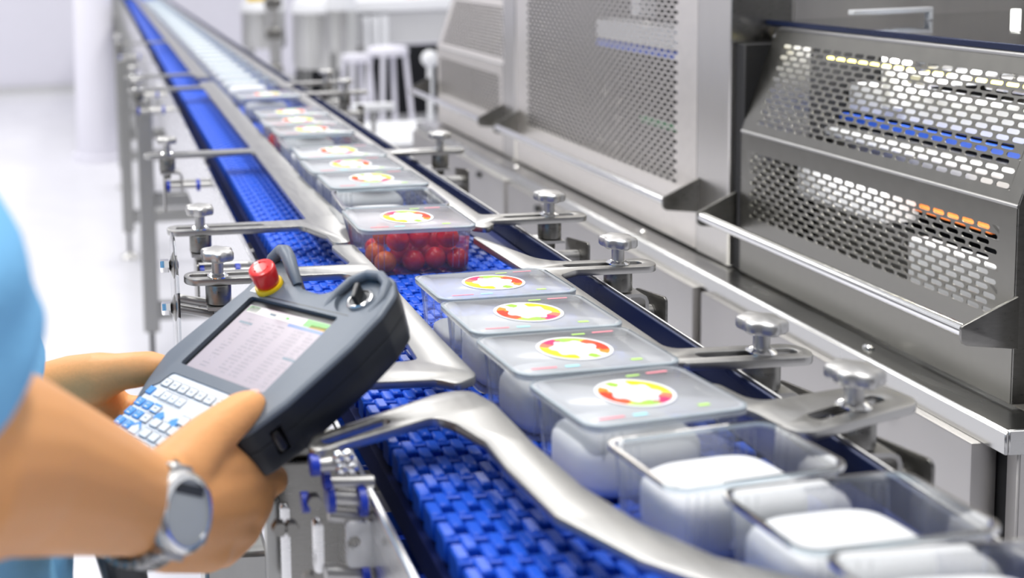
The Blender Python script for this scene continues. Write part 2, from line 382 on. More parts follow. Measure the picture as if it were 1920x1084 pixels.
guide('long middle left steel guide plate with three arms, ending beside the cherry tomato box',
      [(SL, 2.36), (SL, 2.28 + AW), (xt, 2.28 + AW, .012), (xt, 2.28 - AW, .012), (SL, 2.28 - AW), (SL, 1.535 + AW), (.055, 1.535 + AW, .012), (.055, 1.535 - AW, .012), (SL, 1.535 - AW), (.2135, 1.113 + AW), (.0615, 1.113 + AW, .013), (.0615, 1.113 - AW, .013), (.205, 1.113 - AW, .01), (.2205, 1.060, .01), (.222, 1.030, .008), (.2385, 1.030, .008), (.2555, 1.14, .01), (.249, 1.3), (SR, 2.36)],
      [slot(.09, 2.28), slot(.09, 1.535), stadium((.118, 1.113), 0, .086, .0042)])
guide('left steel guide plate behind the pendant, with an arm at each end',
      [(.2165, 1.0235, .006), (.2225, .967, .008), (.2195, .945 + AW, .006), (.066, .945 + AW, .013), (.066, .945 - AW, .013), (.214, .945 - AW, .012), (.2175, .90, .006), (.2165, .76), (.2145, .727, .006), (.148, .718, .013), (.148, .692, .013), (.216, .692, .006), (.2285, .683, .006), (.2455, .695, .010), (.2435, .76), (.2415, .955), (.2400, 1.0235, .006)],
      [stadium((.118, .945), 0, .086, .0042)])
guide('near left steel guide plate curving out along the belt',
      [(.2200, .672, .010), (.206, .6675, .02), (.118, .618, .012), (.108, .594, .012), (.198, .636, .012), (.2065, .6255, .010), (.2160, .600), (.2160, .5687), (.2215, .517), (.2440, .4755), (.290, .43), (.34, .40), (.36, .42), (.318, .447), (.2800, .474), (.2600, .506), (.2480, .545), (.2425, .595), (.2405, .650, .012), (.2330, .672, .010)],
      [stadium((.145, .6215), atan2(.05, .09), .045, .004)])
# right hand side
RX0, RX1, xr = .374, .398, .53
guide('far right steel guide plate with three arms across the right rail',
      [(RX0, 9.1), (RX0, 2.2), (RX1, 2.2), (RX1, 2.28 - AW), (xr, 2.28 - AW, .012), (xr, 2.28 + AW, .012), (RX1, 2.28 + AW), (RX1, 9.1)],
      [slot(.490, 2.28)])
guide('middle right steel guide plate with slotted arms across the right rail',
      [(RX0, 2.17), (RX0, 1.07), (RX0 + .012, 1.06, .006), (RX1, 1.075, .006), (RX1, 1.10 - AW), (.505, 1.10 - AW, .013), (.505, 1.10 + AW, .013), (RX1, 1.10 + AW), (RX1, 1.48 - AW), (.506, 1.48 - AW, .013), (.506, 1.48 + AW, .013), (RX1, 1.48 + AW), (RX1, 2.11 - AW), (xr, 2.11 - AW, .013), (xr, 2.11 + AW, .013), (RX1, 2.11 + AW), (RX1, 2.17)],
      [stadium((.455, 1.10), 0, .066, .0042), slot(.472, 1.48), slot(.485, 2.11)])
guide('near right steel guide plate beside the cherry tomato box, with slotted arms',
      [(.3595, 1.028, .004), (.366, .92), (.368, .70), (.390, .70), (.392, .712 - AW, .01), (.484, .712 - AW, .013), (.484, .712 + AW, .013), (.392, .712 + AW, .01), (.391, .90, .01), (.410, .925 - AW, .01), (.4865, .925 - AW, .013), (.4865, .925 + AW, .013), (.395, .925 + AW, .03), (.3650, 1.032, .004)],
      [stadium((.440, .925), 0, .062, .0042), stadium((.440, .712), 0, .062, .0042)])
guide('right steel guide plate nearest the camera with a slanting arm',
      [(.370, .665), (.390, .62, .012), (.396, .588, .012), (.498, .624, .013), (.488, .655, .013), (.398, .635, .012), (.392, .665)],
      [stadium((.447, .622), .37, .055, .0045)])

# ------------------------------------------------------------------ clamp posts with star knobs
def clamp(x, y, side, label, z=.955, rods=True):
    t = thing('clamp_post', label, 'clamp', (x, y, z - .045), 'star knob clamp posts along the conveyor')
    Q = .83; b = nb()
    f = lambda th, r, h: 1 + (.085 * cos(6 * th) if r > .0085 else 0)
    K = .0147
    lathe(b, [(0.00521, z + 0.00291), (0.00521, z + 0.01370), (0.00798, z + 0.01535), (K * .93, z + 0.01577), (K, z + 0.01743), (K * 1.0, z + 0.02241), (K * .94, z + 0.02407), (K * .80, z + 0.02490), (0.00672, z + 0.02590), (0.00025, z + 0.02614)], (x, y, 0), n=72, fn=f)
    obj('star_knob', b, 'satin', t, ang=55)
    b = nb(); lathe(b, [(0.00966, z + 0.00017), (0.00966, z + 0.00100), (0.00605, z + 0.00349), (0.00529, z + 0.00349)], (x, y, 0), n=32); obj('washer', b, 'chrome', t)
    b = nb(); lathe(b, [(0.01075, z - 0.02384), (0.01176, z - 0.02326), (0.01176, z - 0.00683), (0.01126, z - 0.00617)], (x, y, 0), n=36); obj('spacer', b, 'dark', t)
    b = nb(); lathe(b, [(0.00554, z - 0.03588), (0.00554, z - 0.02799)], (x, y, 0), n=6); obj('bolt_head', b, 'dark', t)
    # bent bracket: a tongue under the spacer and a drop leg
    s = side if not (side > 0 and x < .4600) else -1; b = nb()
    prof = [(-.011, 0), (.014, 0), (.0185, -.002), (.020, -.006), (.020, -.028)]
    def strip(bm, pr, th, w):
        pr = [Vector(p) for p in pr]; up = []; dn = []
        for i, p in enumerate(pr):
            d = (pr[min(i + 1, len(pr) - 1)] - pr[max(i - 1, 0)]).normalized(); n = Vector((-d.y, d.x))
            up.append(p + n * th / 2); dn.append(p - n * th / 2)
        lp = up + dn[::-1]
        A = [bm.verts.new((x + q.x * s * -1, y - w, z - .0262 + q.y)) for q in lp]; B = [bm.verts.new((x + q.x * s * -1, y + w, z - .0262 + q.y)) for q in lp]
        n = len(lp)
        for i in range(n): bm.faces.new((A[i], A[(i + 1) % n], B[(i + 1) % n], B[i]))
        k = len(up)
        for R in (A, B):
            for i in range(k - 1): bm.faces.new((R[i], R[i + 1], R[n - 2 - i], R[n - 1 - i]))
        bmesh.ops.recalc_face_normals(bm, faces=bm.faces)
    strip(b, prof, .003, .013); obj('bracket', b, 'satin', t)
    if rods:
        x0, x1 = (x - .005, .1489) if side < 0 else (.4387, x + .030)
        for dy in ((0,) if side > 0 else (-.008, .014)):
            b = nb(); tube(b, [(x0, y + dy, z - .046), (x1, y + dy, z - .046)], .0068 if side > 0 else .0042, 14); rd = obj('standoff_rod', b, 'satin', t)
            if side < 0 and dy < 0:
                for q in (.035, .7):
                    b = nb(); xx = x0 + (x1 - x0) * q; tube(b, [(xx, y + dy, z - .046), (xx + .005, y + dy, z - .046)], .0085, 16); obj('spacer_ring', b, 'ringblue', rd, label='blue spacer ring')
        if side > 0:
            b = plate(fillet([(-.024, -.055), (.030, -.055), (.030, .002, .006), (-.024, .010, .004)], .001), [], -.0012, .0012, .0004, Matrix.Translation((x + .0315, y, z - .035)) @ rot_from((0, 1, 0), (0, 0, 1), (1, 0, 0)).to_4x4())
            obj('mount_plate', b, 'dark', t)
            b = nb(); lathe(b, [(.006, 0), (.006, .004)], (x + .033, y - .008, z - .046), (1, 0, 0), 6); obj('nut', b, 'satin', t)
        else:
            b = plate(fillet([(-.018, -.060), (.022, -.060), (.022, -.012, .004), (-.018, -.012, .004)], .001), [], -.0012, .0012, .0004, Matrix.Translation((x - .0245 + .0195, y, z - .022)) @ rot_from((0, 1, 0), (0, 0, 1), (1, 0, 0)).to_4x4())
            obj('mount_plate', b, 'dark', t)
    return t
clamp(.0965, 1.108, -1, 'left clamp post with star knob on the arm beside the tomato box')
clamp(.0965, .940, -1, 'left clamp post with star knob just behind the red button')
clamp(.0885, 1.530, -1, 'left clamp post with star knob on the lone middle arm')
clamp(.0735, 2.275, -1, 'blurred left clamp post, nearer one of the far pair of arms')
clamp(.0755, 2.525, -1, 'blurred left clamp post, farther one of the far pair of arms')
clamp(.058, 3.465, -1, 'farthest left clamp post at the top of the conveyor')
clamp(.4655 + .001, 1.10, 1, 'right clamp post with star knob beyond the tomato box')
clamp(.4530 + .001, .925, 1, 'right clamp post with star knob on the arm touching the tomato box')
clamp(.4505, .712, 1, 'right clamp post with star knob beside the second lidded box from camera')
clamp(.4525, .6235, 1, 'right clamp post with star knob nearest the camera')
clamp(.4715, 1.478, 1, 'right clamp post with star knob on the lone middle arm')
clamp(.4825, 2.108, 1, 'blurred right clamp post, nearer one of the far pair')
clamp(.4815, 2.275, 1, 'blurred right clamp post, farther one of the far pair')

# clear quarter guard with bolts, left of the frame
t = thing('clear_side_guard', 'thin clear plastic guard sheet with two hex bolts left of the conveyor', 'guard', (.058, .95, .88))
b = plate(fillet([(-.045, -.075), (.035, -.075), (.06, -.02, .03), (.05, .045, .03), (.0, .05, .02), (-.045, .02, .03)], .01), [], -.001, .001, .0003, Matrix.Translation((.0585, .95, .94)) @ rot_from((0, 1, 0), (0, 0, 1), (1, 0, 0)).to_4x4())
obj('sheet', b, 'guardclear', t)
for zz in (.9637, .9238):
    b = nb(); lathe(b, [(.0026, -.0045), (.012, -.0005), (.012, .0005), (.0026, .0045)], (.0575, .95, zz), (1, 0, 0), 24); w_ = obj('star_washer', b, 'dark', t)
    b = nb(); lathe(b, [(.0055, -.0125), (.0062, -.0115), (.0062, -.0045)], (.0575, .95, zz), (1, 0, 0), 6); obj('bolt_head', b, 'chrome', w_)
b = nb(); tube(b, [(.0575, .95, .9238), (.149, .95, .9238 - .02)], .004, 12); obj('support_rod', b, 'satin', t)
b = nb(); tube(b, [(.0575, .95, .9637 - .03), (.149, .95, .9637 - .05)], .004, 12); obj('support_rod', b, 'satin', t)

# near left bracket assembly under the slanting arm
t = thing('bracket_assembly', 'blurred steel bracket assembly with blue rings below the slanting arm', 'bracket', (.115, .60, .80))
def at(px, py, Y):
    d = RC @ Vector(((px - 223.897) / 2000, -(py - 92.954) / 2000, -1)); return Vector((0, 0, 1.25)) + d * (Y / d.y)
def vplate(x0, y0, x1, y1, Y, th=.003, hole=None, name='plate', m='satin', r=.003):
    # flat plate facing the camera's side, given by two image corners on the plane Y
    a = at(x0, y0, Y); c = at(x1, y1, Y)
    lo = (min(a.x, c.x), min(a.z, c.z)); hi = (max(a.x, c.x), max(a.z, c.z))
    cx, cz = (lo[0] + hi[0]) / 2, (lo[1] + hi[1]) / 2; hx, hz = (hi[0] - lo[0]) / 2, (hi[1] - lo[1]) / 2
    hs = [hole(hx, hz)] if hole else []
    bb = plate(fillet([(-hx, -hz), (hx, -hz), (hx, hz), (-hx, hz)], r), hs, -th / 2, th / 2, .0004, Matrix.Translation((cx, Y, cz)) @ rot_from((1, 0, 0), (0, 0, 1), (0, -1, 0)).to_4x4())
    return bb
obj('back_plate', vplate(496, 868, 660, 1100, .705), 'dark', t)
obj('post', vplate(496, 932, 530, 1100, .69, .012), 'postgrey', t)
obj('slotted_bar', vplate(524, 945, 546, 1100, .675, .006), 'frame', t)
obj('slotted_bar', vplate(586, 975, 607, 1070, .612, .006), 'frame', t)
obj('square_plate', vplate(648, 978, 705, 1060, .605, .004, lambda hx, hz: stadium((-hx * .45, hz * .1), 0, .0001, .0042)), 'white', t, label='pale square plate with a round hole')
p = at(588, 872, .60); q = at(640, 868, .60)
b = nb(); tube(b, [p, q], .0042, 16); r_ = obj('standoff_rod', b, 'satin', t)
b = nb(); tube(b, [p + Vector((-.002, 0, 0)), p + Vector((.003, 0, 0))], .0062, 16); obj('spacer_ring', b, 'ringblue', r_, label='blue spacer ring')
for (px, py) in ((634, 856), (652, 853), (640, 877), (660, 876)):
    p = at(px, py, .597); b = nb(); bmesh.ops.create_uvsphere(b, u_segments=16, v_segments=10, radius=.0038, matrix=Matrix.Translation(p)); obj('cap_nut', b, 'chrome', t)
for (x0, y0, x1, y1, r) in ((612, 930, 690, 935, .0050), (615, 905, 700, 902, .0035), (616, 965, 690, 972, .0040), (610, 1072, 680, 1075, .005)):
    b = nb(); tube(b, [at(x0, y0, .61), at(x1, y1, .61)], r, 14); obj('cross_rod', b, 'satin', t)
for (px, py, r) in ((672, 940, .0085), (612, 935, .0080), (565, 942, .0060), (605, 900, .0055), (678, 1078, .007)):
    p = at(px, py, .606); b = nb(); tube(b, [p, p + Vector((.0042, 0, 0))], r, 18); obj('spacer_ring', b, 'ringblue', t, label='blue spacer ring')
for (px, py) in ((522, 985), (545, 985), (587, 935), (578, 1080)):
    p = at(px, py, .603); b = nb(); lathe(b, [(.0045, 0), (.0045, .006)], p, (0, -1, 0), 6); obj('bolt_head', b, 'dark', t)
b = nb(); p = at(560, 880, .70); box(b, p.x - .03, p.x + .03, .709, .735, p.z - .025, p.z + .012, .002); obj('support_block', b, 'dark', t)

# ------------------------------------------------------------------ trays, lids, labels, food
def rrect(hx, hy, r, n=6):
    out = []
    for cx, cy, a0 in ((hx - r, hy - r, 0), (-hx + r, hy - r, pi / 2), (-hx + r, -hy + r, pi), (hx - r, -hy + r, 3 * pi / 2)):
        for k in range(n + 1):
            q = a0 + pi / 2 * k / n; out.append((cx + r * cos(q), cy + r * sin(q)))
    return out
def rings(bm, defs, cap0=False, cap1=False):
    rs = []
    for (hx, hy, r, z) in defs: rs.append([bm.verts.new((p[0], p[1], z)) for p in rrect(hx, hy, r)])
    n = len(rs[0])
    for a, c in zip(rs, rs[1:]):
        for k in range(n): bm.faces.new((a[k], a[(k + 1) % n], c[(k + 1) % n], c[k]))
    if cap0: bm.faces.new(rs[0][::-1])
    if cap1: bm.faces.new(rs[-1])
    return rs
TW, TD, TH = .0575, .0445, .046       # half width, half depth, height of a tray
def make_tray(label, loc, lid):
    t = thing('clear_food_tray', label, 'food tray', loc, 'clear plastic food trays on the belt')
    b = nb()
    rings(b, [(TW * .86, TD * .84, .010, .0008), (TW * .88, TD * .86, .010, .0002), (TW * .895, TD * .875, .010, .004), (TW * .925, TD * .90, .010, .030), (TW * .945, TD * .925, .010, TH - .003)], cap0=True)
    # ribs pressed into the corners
    for sx in (-1, 1):
        for sy in (-1, 1):
            for k in range(3):
                x = sx * (TW * .80 - k * .006); tube(b, [(x, sy * TD * .882, .006), (x, sy * TD * .928, TH - .005)], .0005, 5)
    obj('tray_shell', b, 'tray', t, local=True)
    b = nb(); rings(b, [(TW * .945, TD * .925, .010, TH - .003), (TW * .95, TD * .93, .011, TH), (TW * .995, TD * .99, .012, TH), (TW, TD, .012, TH - .0006), (TW, TD, .012, TH - .003)])
    obj('tray_rim', b, 'rim', t, local=True)
    if lid:
        b = nb(); rings(b, [(TW * 1.012, TD * 1.01, .012, TH - .0025), (TW * 1.012, TD * 1.01, .012, TH + .0008), (TW * .99, TD * .985, .012, TH + .0014), (TW * .95, TD * .935, .011, TH + .0012), (TW * .935, TD * .915, .010, TH + .0018)], cap1=True)
        l = obj('lid', b, 'lid', t, local=True)
        b = nb(); rings(b, [(TW * 1.016, TD * 1.015, .012, TH + .0002), (TW * 1.016, TD * 1.015, .012, TH + .0016), (TW * .985, TD * .98, .012, TH + .0022)])
        obj('lid_edge', b, 'rim', l, local=True)
        b = nb(); lathe(b, [(.0262, 0), (.0262, .0003)], (0, 0, 0), n=48)
        lb = obj('label', b, 'label', l, local=True); lb.location = (0, 0, TH + .0021)
        lb['label'] = 'round white label with a ring of fruit'
        for (x0, x1, y0, y1, mi) in ((-.046, -.028, -.036, -.0335, 0), (-.022, -.012, -.0365, -.033, 1), (.026, .034, -.034, -.0305, 2), (.012, .022, .030, .0325, 2), (.028, .044, .031, .0335, 0)):
            b = nb(); b.faces.new([b.verts.new(v) for v in ((x0, y0, 0), (x1, y0, 0), (x1, y1, 0), (x0, y1, 0))])
            pm = obj('print_mark', b, ['pinkp', 'cyanp', 'greenp'][mi], l, local=True); pm.location = (0, 0, TH + .0021)
    return t
FX = .313
proto_open = make_tray('clear open tray holding a white block, nearest the camera', (.372, .4270, BZ), False)
proto_lid = make_tray('clear lidded box of red cherry tomatoes, the box in sharp focus', (.3035, 1.061, BZ), True)
proto_open.scale = (1, .62, 1)
# (x, y, depth scale, lid?, label, turn)
NEAR = [(.3560, .4870, .66, False, 'clear open tray, second from the camera, rim crossing a white block', .11),
        (.3270, .5480, .66, False, 'clear open tray, third from the camera, in front of the lidded boxes', .15),
        (.3160, .6220, .76, True, 'clear lidded box with fruit ring label, lidded one nearest the camera', .16),
        (.3120, .6960, .78, True, 'clear lidded box with fruit ring label, second lidded one from the camera', .09),
        (.3105, .7700, .80, True, 'clear lidded box with fruit ring label, third lidded one from the camera', .05),
        (.3110, .8420, .72, True, 'clear lidded box with fruit ring label, directly in front of the tomato box', .06)]
FAR = [(1.157, .98, False, 'clear open tray with white block right behind the tomato box'),
       (1.246, .96, True, 'clear lidded box, first lidded one behind the tomato box'),
       (1.334, .96, True, 'clear lidded box, second lidded one behind the tomato box'),
       (1.424, .97, True, 'clear lidded box, third lidded one behind the tomato box'),
       (1.514, .96, False, 'clear open tray between lidded boxes, about five behind the tomato box'),
       (1.604, .96, True, 'clear lidded box just in front of the box of dark red tomatoes'),
       (1.693, .96, True, 'clear lidded box holding dark red tomatoes, far behind the sharp tomato box'),
       (1.783, .96, True, 'clear lidded box just behind the box of dark red tomatoes'),
       (2.010, .96, True, 'clear lidded box standing alone before the gap in the far row')]
_u = ['', 'first', 'second', 'third', 'fourth', 'fifth', 'sixth', 'seventh', 'eighth', 'ninth']
_t = ['tenth', 'eleventh', 'twelfth', 'thirteenth', 'fourteenth', 'fifteenth', 'sixteenth', 'seventeenth', 'eighteenth', 'nineteenth']
ORD = _u[1:] + _t + ['twentieth'] + ['twenty-' + u for u in _u[1:]] + ['thirtieth'] + ['thirty-' + u for u in _u[1:]]
for i in range(37):
    FAR.append((2.225 + i * .112, .98, False, 'blurred open tray with white block, %s in the far row beyond the gap' % ORD[i]))
def place(x, y, sy, lid, lab, turn=0):
    return dup(proto_lid if lid else proto_open, (x, y, BZ), lab, None, turn, (.92 if y < .65 else .97 if y < .9 else 1, sy, 1))
for (x, y, sy, lid, lab, tn) in NEAR: place(x, y, sy, lid, lab, tn)
for i, (y, sy, lid, lab) in enumerate(FAR): place(FX + (.002 if i % 2 else -.002) if i < 9 else .307, y, sy, lid, lab, (.02 if i % 3 else -.03))
proto_open.rotation_euler = (0, 0, .02)
# labels sit turned by half a circle on every second lid
lids = [o for o in bpy.data.objects if o.name.startswith('label')]
for i, o in enumerate(lids):
    if o.parent and i % 2: o.rotation_euler = (0, 0, pi)
# white blocks
def superell(n, e):
    return [(math.copysign(abs(cos(t)) ** e, cos(t)), math.copysign(abs(sin(t)) ** e, sin(t))) for t in (2 * pi * k / n for k in range(n))]
def block_bm(hx, hy, h):
    b = nb(); pr = [(.88, 0), (.96, .08), (1, .22), (1, .60), (.985, .72), (.93, .83), (.80, .915), (.5, .98), (.02, 1)]
    se = superell(48, .52); rs = [[b.verts.new((p[0] * hx * r, p[1] * hy * r, z * h)) for p in se] for r, z in pr]
    for a, c in zip(rs, rs[1:]):
        for k in range(48): b.faces.new((a[k], a[(k + 1) % 48], c[(k + 1) % 48], c[k]))
    b.faces.new(rs[0][::-1]); b.faces.new(rs[-1]); return b
blk = obj('white_food_block', block_bm(.040, .0270, .0355), 'food'); tag(blk, 'white rounded block in the open tray nearest the camera', 'food', 'white rounded food blocks in the trays')
blk.location = (.368, .4270, BZ + .0015)
def block(x, y, lab, sc=(1, 1, 1), rz=0):
    c = blk.copy(); COL.objects.link(c); c.location = (x, y, BZ + .0015); c['label'] = lab; c.scale = sc; c.rotation_euler = (0, 0, rz); return c
block(.3480, .4870, 'white rounded block in the second open tray from the camera', (1, .86, 1), .11)
block(.3255, .5460, 'white rounded block in the third open tray from the camera', (1, .90, 1), .15)
block(.3050, .6120, 'white rounded block inside the lidded box nearest the camera', (1, .95, .98), .16)
block(.3030, .6920, 'white rounded block inside the second lidded box from the camera', (1, .95, .97), .09)
block(.3030, .7660, 'white rounded block inside the third lidded box from the camera', (1, 1, .95), .05)
block(.3040, .8400, 'white rounded block inside the lidded box in front of the tomato box', (1, .95, .4), .06)
for i, (y, sy, lid, lab) in enumerate(FAR):
    if i == 6: continue
    bl = ('white rounded block in the far open tray, %s beyond the gap' % ORD[i - 9]) if i > 8 else 'white rounded block inside the ' + ['open tray right behind the tomato box', 'first lidded box behind the tomato box', 'second lidded box behind the tomato box', 'third lidded box behind the tomato box', 'open tray fifth behind the tomato box', 'lidded box before the dark red tomatoes', '', 'lidded box just behind the dark red tomatoes', 'lidded box standing alone before the gap'][i]
    block((.302 if i == 0 else .309) if i < 9 else .304, y, bl, (1, 1.2, .9 if i < 9 else 1.08))
# cherry tomatoes
def tomato_bm():
    b = nb(); bmesh.ops.create_uvsphere(b, u_segments=20, v_segments=14, radius=1)
    for v in b.verts:
        r = sqrt(v.co.x ** 2 + v.co.y ** 2)
        if v.co.z > .5: v.co.z -= .16 * math.exp(-(r / .35) ** 2)
        v.co.z *= 1.08
    return b
tom0 = None
TOM = [(.2735, 1.033, .9325, 1, 'lower front row, leftmost with a yellow patch'), (.3020, 1.034, .9325, 0, 'lower front row, second from the left'),
       (.3235, 1.034, .9345, 0, 'lower front row, third from the left'), (.3460, 1.034, .9325, 0, 'lower front row, rightmost'),
       (.2870, 1.036, .9530, 0, 'upper front row, left one'), (.3095, 1.040, .9545, 0, 'upper front row, middle one'), (.3375, 1.038, .9540, 0, 'upper front row, right one'),
       (.2715, 1.062, .9330, 1, 'second row back, low at the left wall'), (.2800, 1.064, .9530, 1, 'second row back, orange one high at the left'),
       (.3000, 1.066, .9535, 0, 'second row back, high one left of centre'), (.3300, 1.066, .9440, 0, 'second row back, peeping between the right ones'),
       (.2960, 1.058, .9325, 0, 'second row back, low one left of centre'), (.3180, 1.058, .9320, 0, 'second row back, low one right of centre'), (.3430, 1.058, .9325, 0, 'second row back, low at the right wall'),
       (.2760, 1.084, .9325, 0, 'back row, left corner'), (.3200, 1.082, .9325, 0, 'back row, middle'), (.3420, 1.084, .9330, 0, 'back row, right corner')]
tmesh = {}
for k, mm in ((0, 'tom'), (1, 'tomy')):
    o = obj('cherry_tomato', tomato_bm(), mm); tmesh[k] = o.data; bpy.data.objects.remove(o)
def tomato(x, y, z, k, lab, s=.0112):
    o = bpy.data.objects.new('cherry_tomato', tmesh[k]); COL.objects.link(o); o.location = (x, y, z)
    q = s * random.uniform(.96, 1.04); o.scale = (q, q, q * random.uniform(.97, 1.06)); o.rotation_euler = (random.uniform(-1.2, 1.2), random.uniform(-1.2, 1.2), random.uniform(0, 6))
    tag(o, lab, 'tomato', 'cherry tomatoes in the lidded boxes')
for (x, y, z, k, lab) in TOM: tomato(x, y, z, k, 'cherry tomato in the sharp lidded box, ' + lab, .0108)
for i, (dx, dy, dz) in enumerate(((-.038, -.022, .012), (-.014, -.022, .012), (.012, -.022, .012), (.036, -.022, .012), (-.038, .004, .012), (-.030, -.018, .033), (-.002, -.018, .033), (.028, -.018, .033), (-.036, .024, .012), (.0, .02, .03))):
    tomato(FX + dx, 1.693 + dy, BZ + dz, 0, 'blurred dark red tomato in the far lidded box, ' + ['front left, low', 'front, second from left, low', 'front, third from left, low', 'front right, low', 'middle left, low', 'front left, high', 'front centre, high', 'front right, high', 'back left, low', 'back centre, high'][i], .0118)

# ------------------------------------------------------------------ packaging machine on the right
XP = .845
mc = thing('packaging_machine', 'large stainless packaging machine with perforated guards and drawers along the right', 'machine', (1.1, 1.7, 0))
def perf(s0, s1, t0, t1, a=.0185, bb=.0074, L=.0150, h=.0052, frame=None, mapf=None, th=.0007):
    # sheet with staggered rows of round-ended slots; frame = outer rectangle (S0, S1, T0, T1)
    bm = nb(); nc = int((s1 - s0) / a); nr = int((t1 - t0) / bb); r = h / 2
    s0 = (s0 + s1) / 2 - nc * a / 2; s1 = s0 + nc * a; t0 = (t0 + t1) / 2 - nr * bb / 2; t1 = t0 + nr * bb
    def quad(ps): bm.faces.new([bm.verts.new((p[0], p[1], 0)) for p in ps])
    for j in range(nr):
        tc = t0 + (j + .5) * bb; off = (a / 2 if j % 2 else 0)
        n = nc - (1 if j % 2 else 0)
        if j % 2:
            quad([(s0, tc - bb / 2), (s0 + a / 2, tc - bb / 2), (s0 + a / 2, tc + bb / 2), (s0, tc + bb / 2)])
            quad([(s1 - a / 2, tc - bb / 2), (s1, tc - bb / 2), (s1, tc + bb / 2), (s1 - a / 2, tc + bb / 2)])
        for i in range(n):
            c = s0 + off + (i + .5) * a; k = L / 2 - r
            hole = [(k + r * cos(q), r * sin(q)) for q in (-pi / 2, -.9, -.3, .3, .9, pi / 2)]; hole += [(-x, -y) for x, y in hole]
            out = [(k, -bb / 2), (a / 2, -bb / 2), (a / 2, -bb / 6), (a / 2, bb / 6), (a / 2, bb / 2), (k, bb / 2)]; out += [(-x, -y) for x, y in out]
            H = [bm.verts.new((c + x, tc + y, 0)) for x, y in hole]; O = [bm.verts.new((c + x, tc + y, 0)) for x, y in out]
            for q in range(12): bm.faces.new((O[q], O[(q + 1) % 12], H[(q + 1) % 12], H[q]))
    S0, S1, T0, T1 = frame
    quad([(S0, T0), (S1, T0), (S1, t0), (S0, t0)]); quad([(S0, t1), (S1, t1), (S1, T1), (S0, T1)])
    quad([(S0, t0), (s0, t0), (s0, t1), (S0, t1)]); quad([(s1, t0), (S1, t0), (S1, t1), (s1, t1)])
    bmesh.ops.remove_doubles(bm, verts=bm.verts, dist=1e-6)
    # second skin and the rims of the holes
    ed = [e for e in bm.edges if len(e.link_faces) == 1]
    g = bmesh.ops.duplicate(bm, geom=bm.faces[:] + bm.edges[:] + bm.verts[:])
    vm = g['vert_map']
    for v in list(vm.keys()):
        if isinstance(v, bmesh.types.BMVert) and v.co.z == 0 and vm[v].co.z == 0: vm[v].co.z = -th
    for e in ed:
        v0, v1 = e.verts
        try: bm.faces.new((v0, v1, vm[v1], vm[v0]))
        except Exception: pass
    for v in bm.verts:
        v.co = mapf(v.co.x, v.co.y, v.co.z)
    bmesh.ops.recalc_face_normals(bm, faces=bm.faces)
    return bm
ZL, ZB, ZT = .787, .981, 1.116      # ledge, bend, top edge of the sloped guard
def flatmap(x): return lambda s, t, n: Vector((x - n, s, t))
def slopemap(x, z, ang): return lambda s, t, n: Vector((x + t * sin(ang) - n * cos(ang), s, z + t * cos(ang) + n * sin(ang)))
SA = atan2(.045, ZT - ZB); SLN = sqrt(.045 ** 2 + (ZT - ZB) ** 2)
def sloped_guard(y0, y1, m='guard'):
    obj('guard_panel', perf(y0 + .014, y1 - .014, .868, .958, frame=(y0, y1, ZL + .004, ZB), mapf=flatmap(XP)), m, mc, ang=0, label='lower perforated guard sheet')
    obj('guard_panel', perf(y0 + .010, y1 - .020, .012, SLN - .018, frame=(y0, y1, 0, SLN), mapf=slopemap(XP, ZB, SA)), m, mc, ang=0, label='sloped perforated guard sheet')
    b = nb(); tube(b, [(XP + .001, y0, ZB), (XP + .001, y1, ZB)], .0022, 10); obj('bend_edge', b, 'satin', mc)
    b = nb(); tube(b, [(XP + .0455, y0, ZT), (XP + .0455, y1 - .012, ZT), (XP + .0475, y1 - .004, ZT - .003), (XP + .043, y1, ZT - .012)], .0028, 10); obj('top_edge', b, 'satin', mc)
    for y in (y0, y1):
        b = nb(); pr = [(XP, ZL + .004), (XP, ZB), (XP + .045, ZT), (XP + .09, ZT), (XP + .09, ZL + .004)]
        A = [b.verts.new((x, y - .001, z)) for x, z in pr]; B = [b.verts.new((x, y + .001, z)) for x, z in pr]
        for i in range(5): b.faces.new((A[i], A[(i + 1) % 5], B[(i + 1) % 5], B[i]))
        b.faces.new(A[::-1]); b.faces.new(B); bmesh.ops.recalc_face_normals(b, faces=b.faces); obj('guard_cheek', b, 'dark', mc)
def handle(y0, y1, z=.865):
    b = nb(); tube(b, [(.797, y0, z), (.797, y1, z)], .0066, 18); h = obj('handle_bar', b, 'chrome', mc)
    for y in (y0, y1):
        b = plate(fillet([(.790, z - .012, .008), (.790, z + .006, .005), (XP - .001, z + .033), (XP - .001, z - .018)], .001), [], -.0015, .0015, .0004, Matrix.Translation((0, y, 0)) @ rot_from((1, 0, 0), (0, 0, 1), (0, -1, 0)).to_4x4())
        obj('handle_bracket', b, 'dark', h)
sloped_guard(.957, 1.385); handle(.952, 1.392)
obj('guard_panel', perf(1.535, 2.102, .872, 1.52, frame=(1.4905, 2.150, ZL + .004, 1.60), mapf=flatmap(XP)), 'guardpale', mc, ang=0, label='tall flat perforated guard sheet'); handle(1.480, 2.132)
sloped_guard(2.222, 2.662, 'guardpale'); handle(2.222, 2.718)
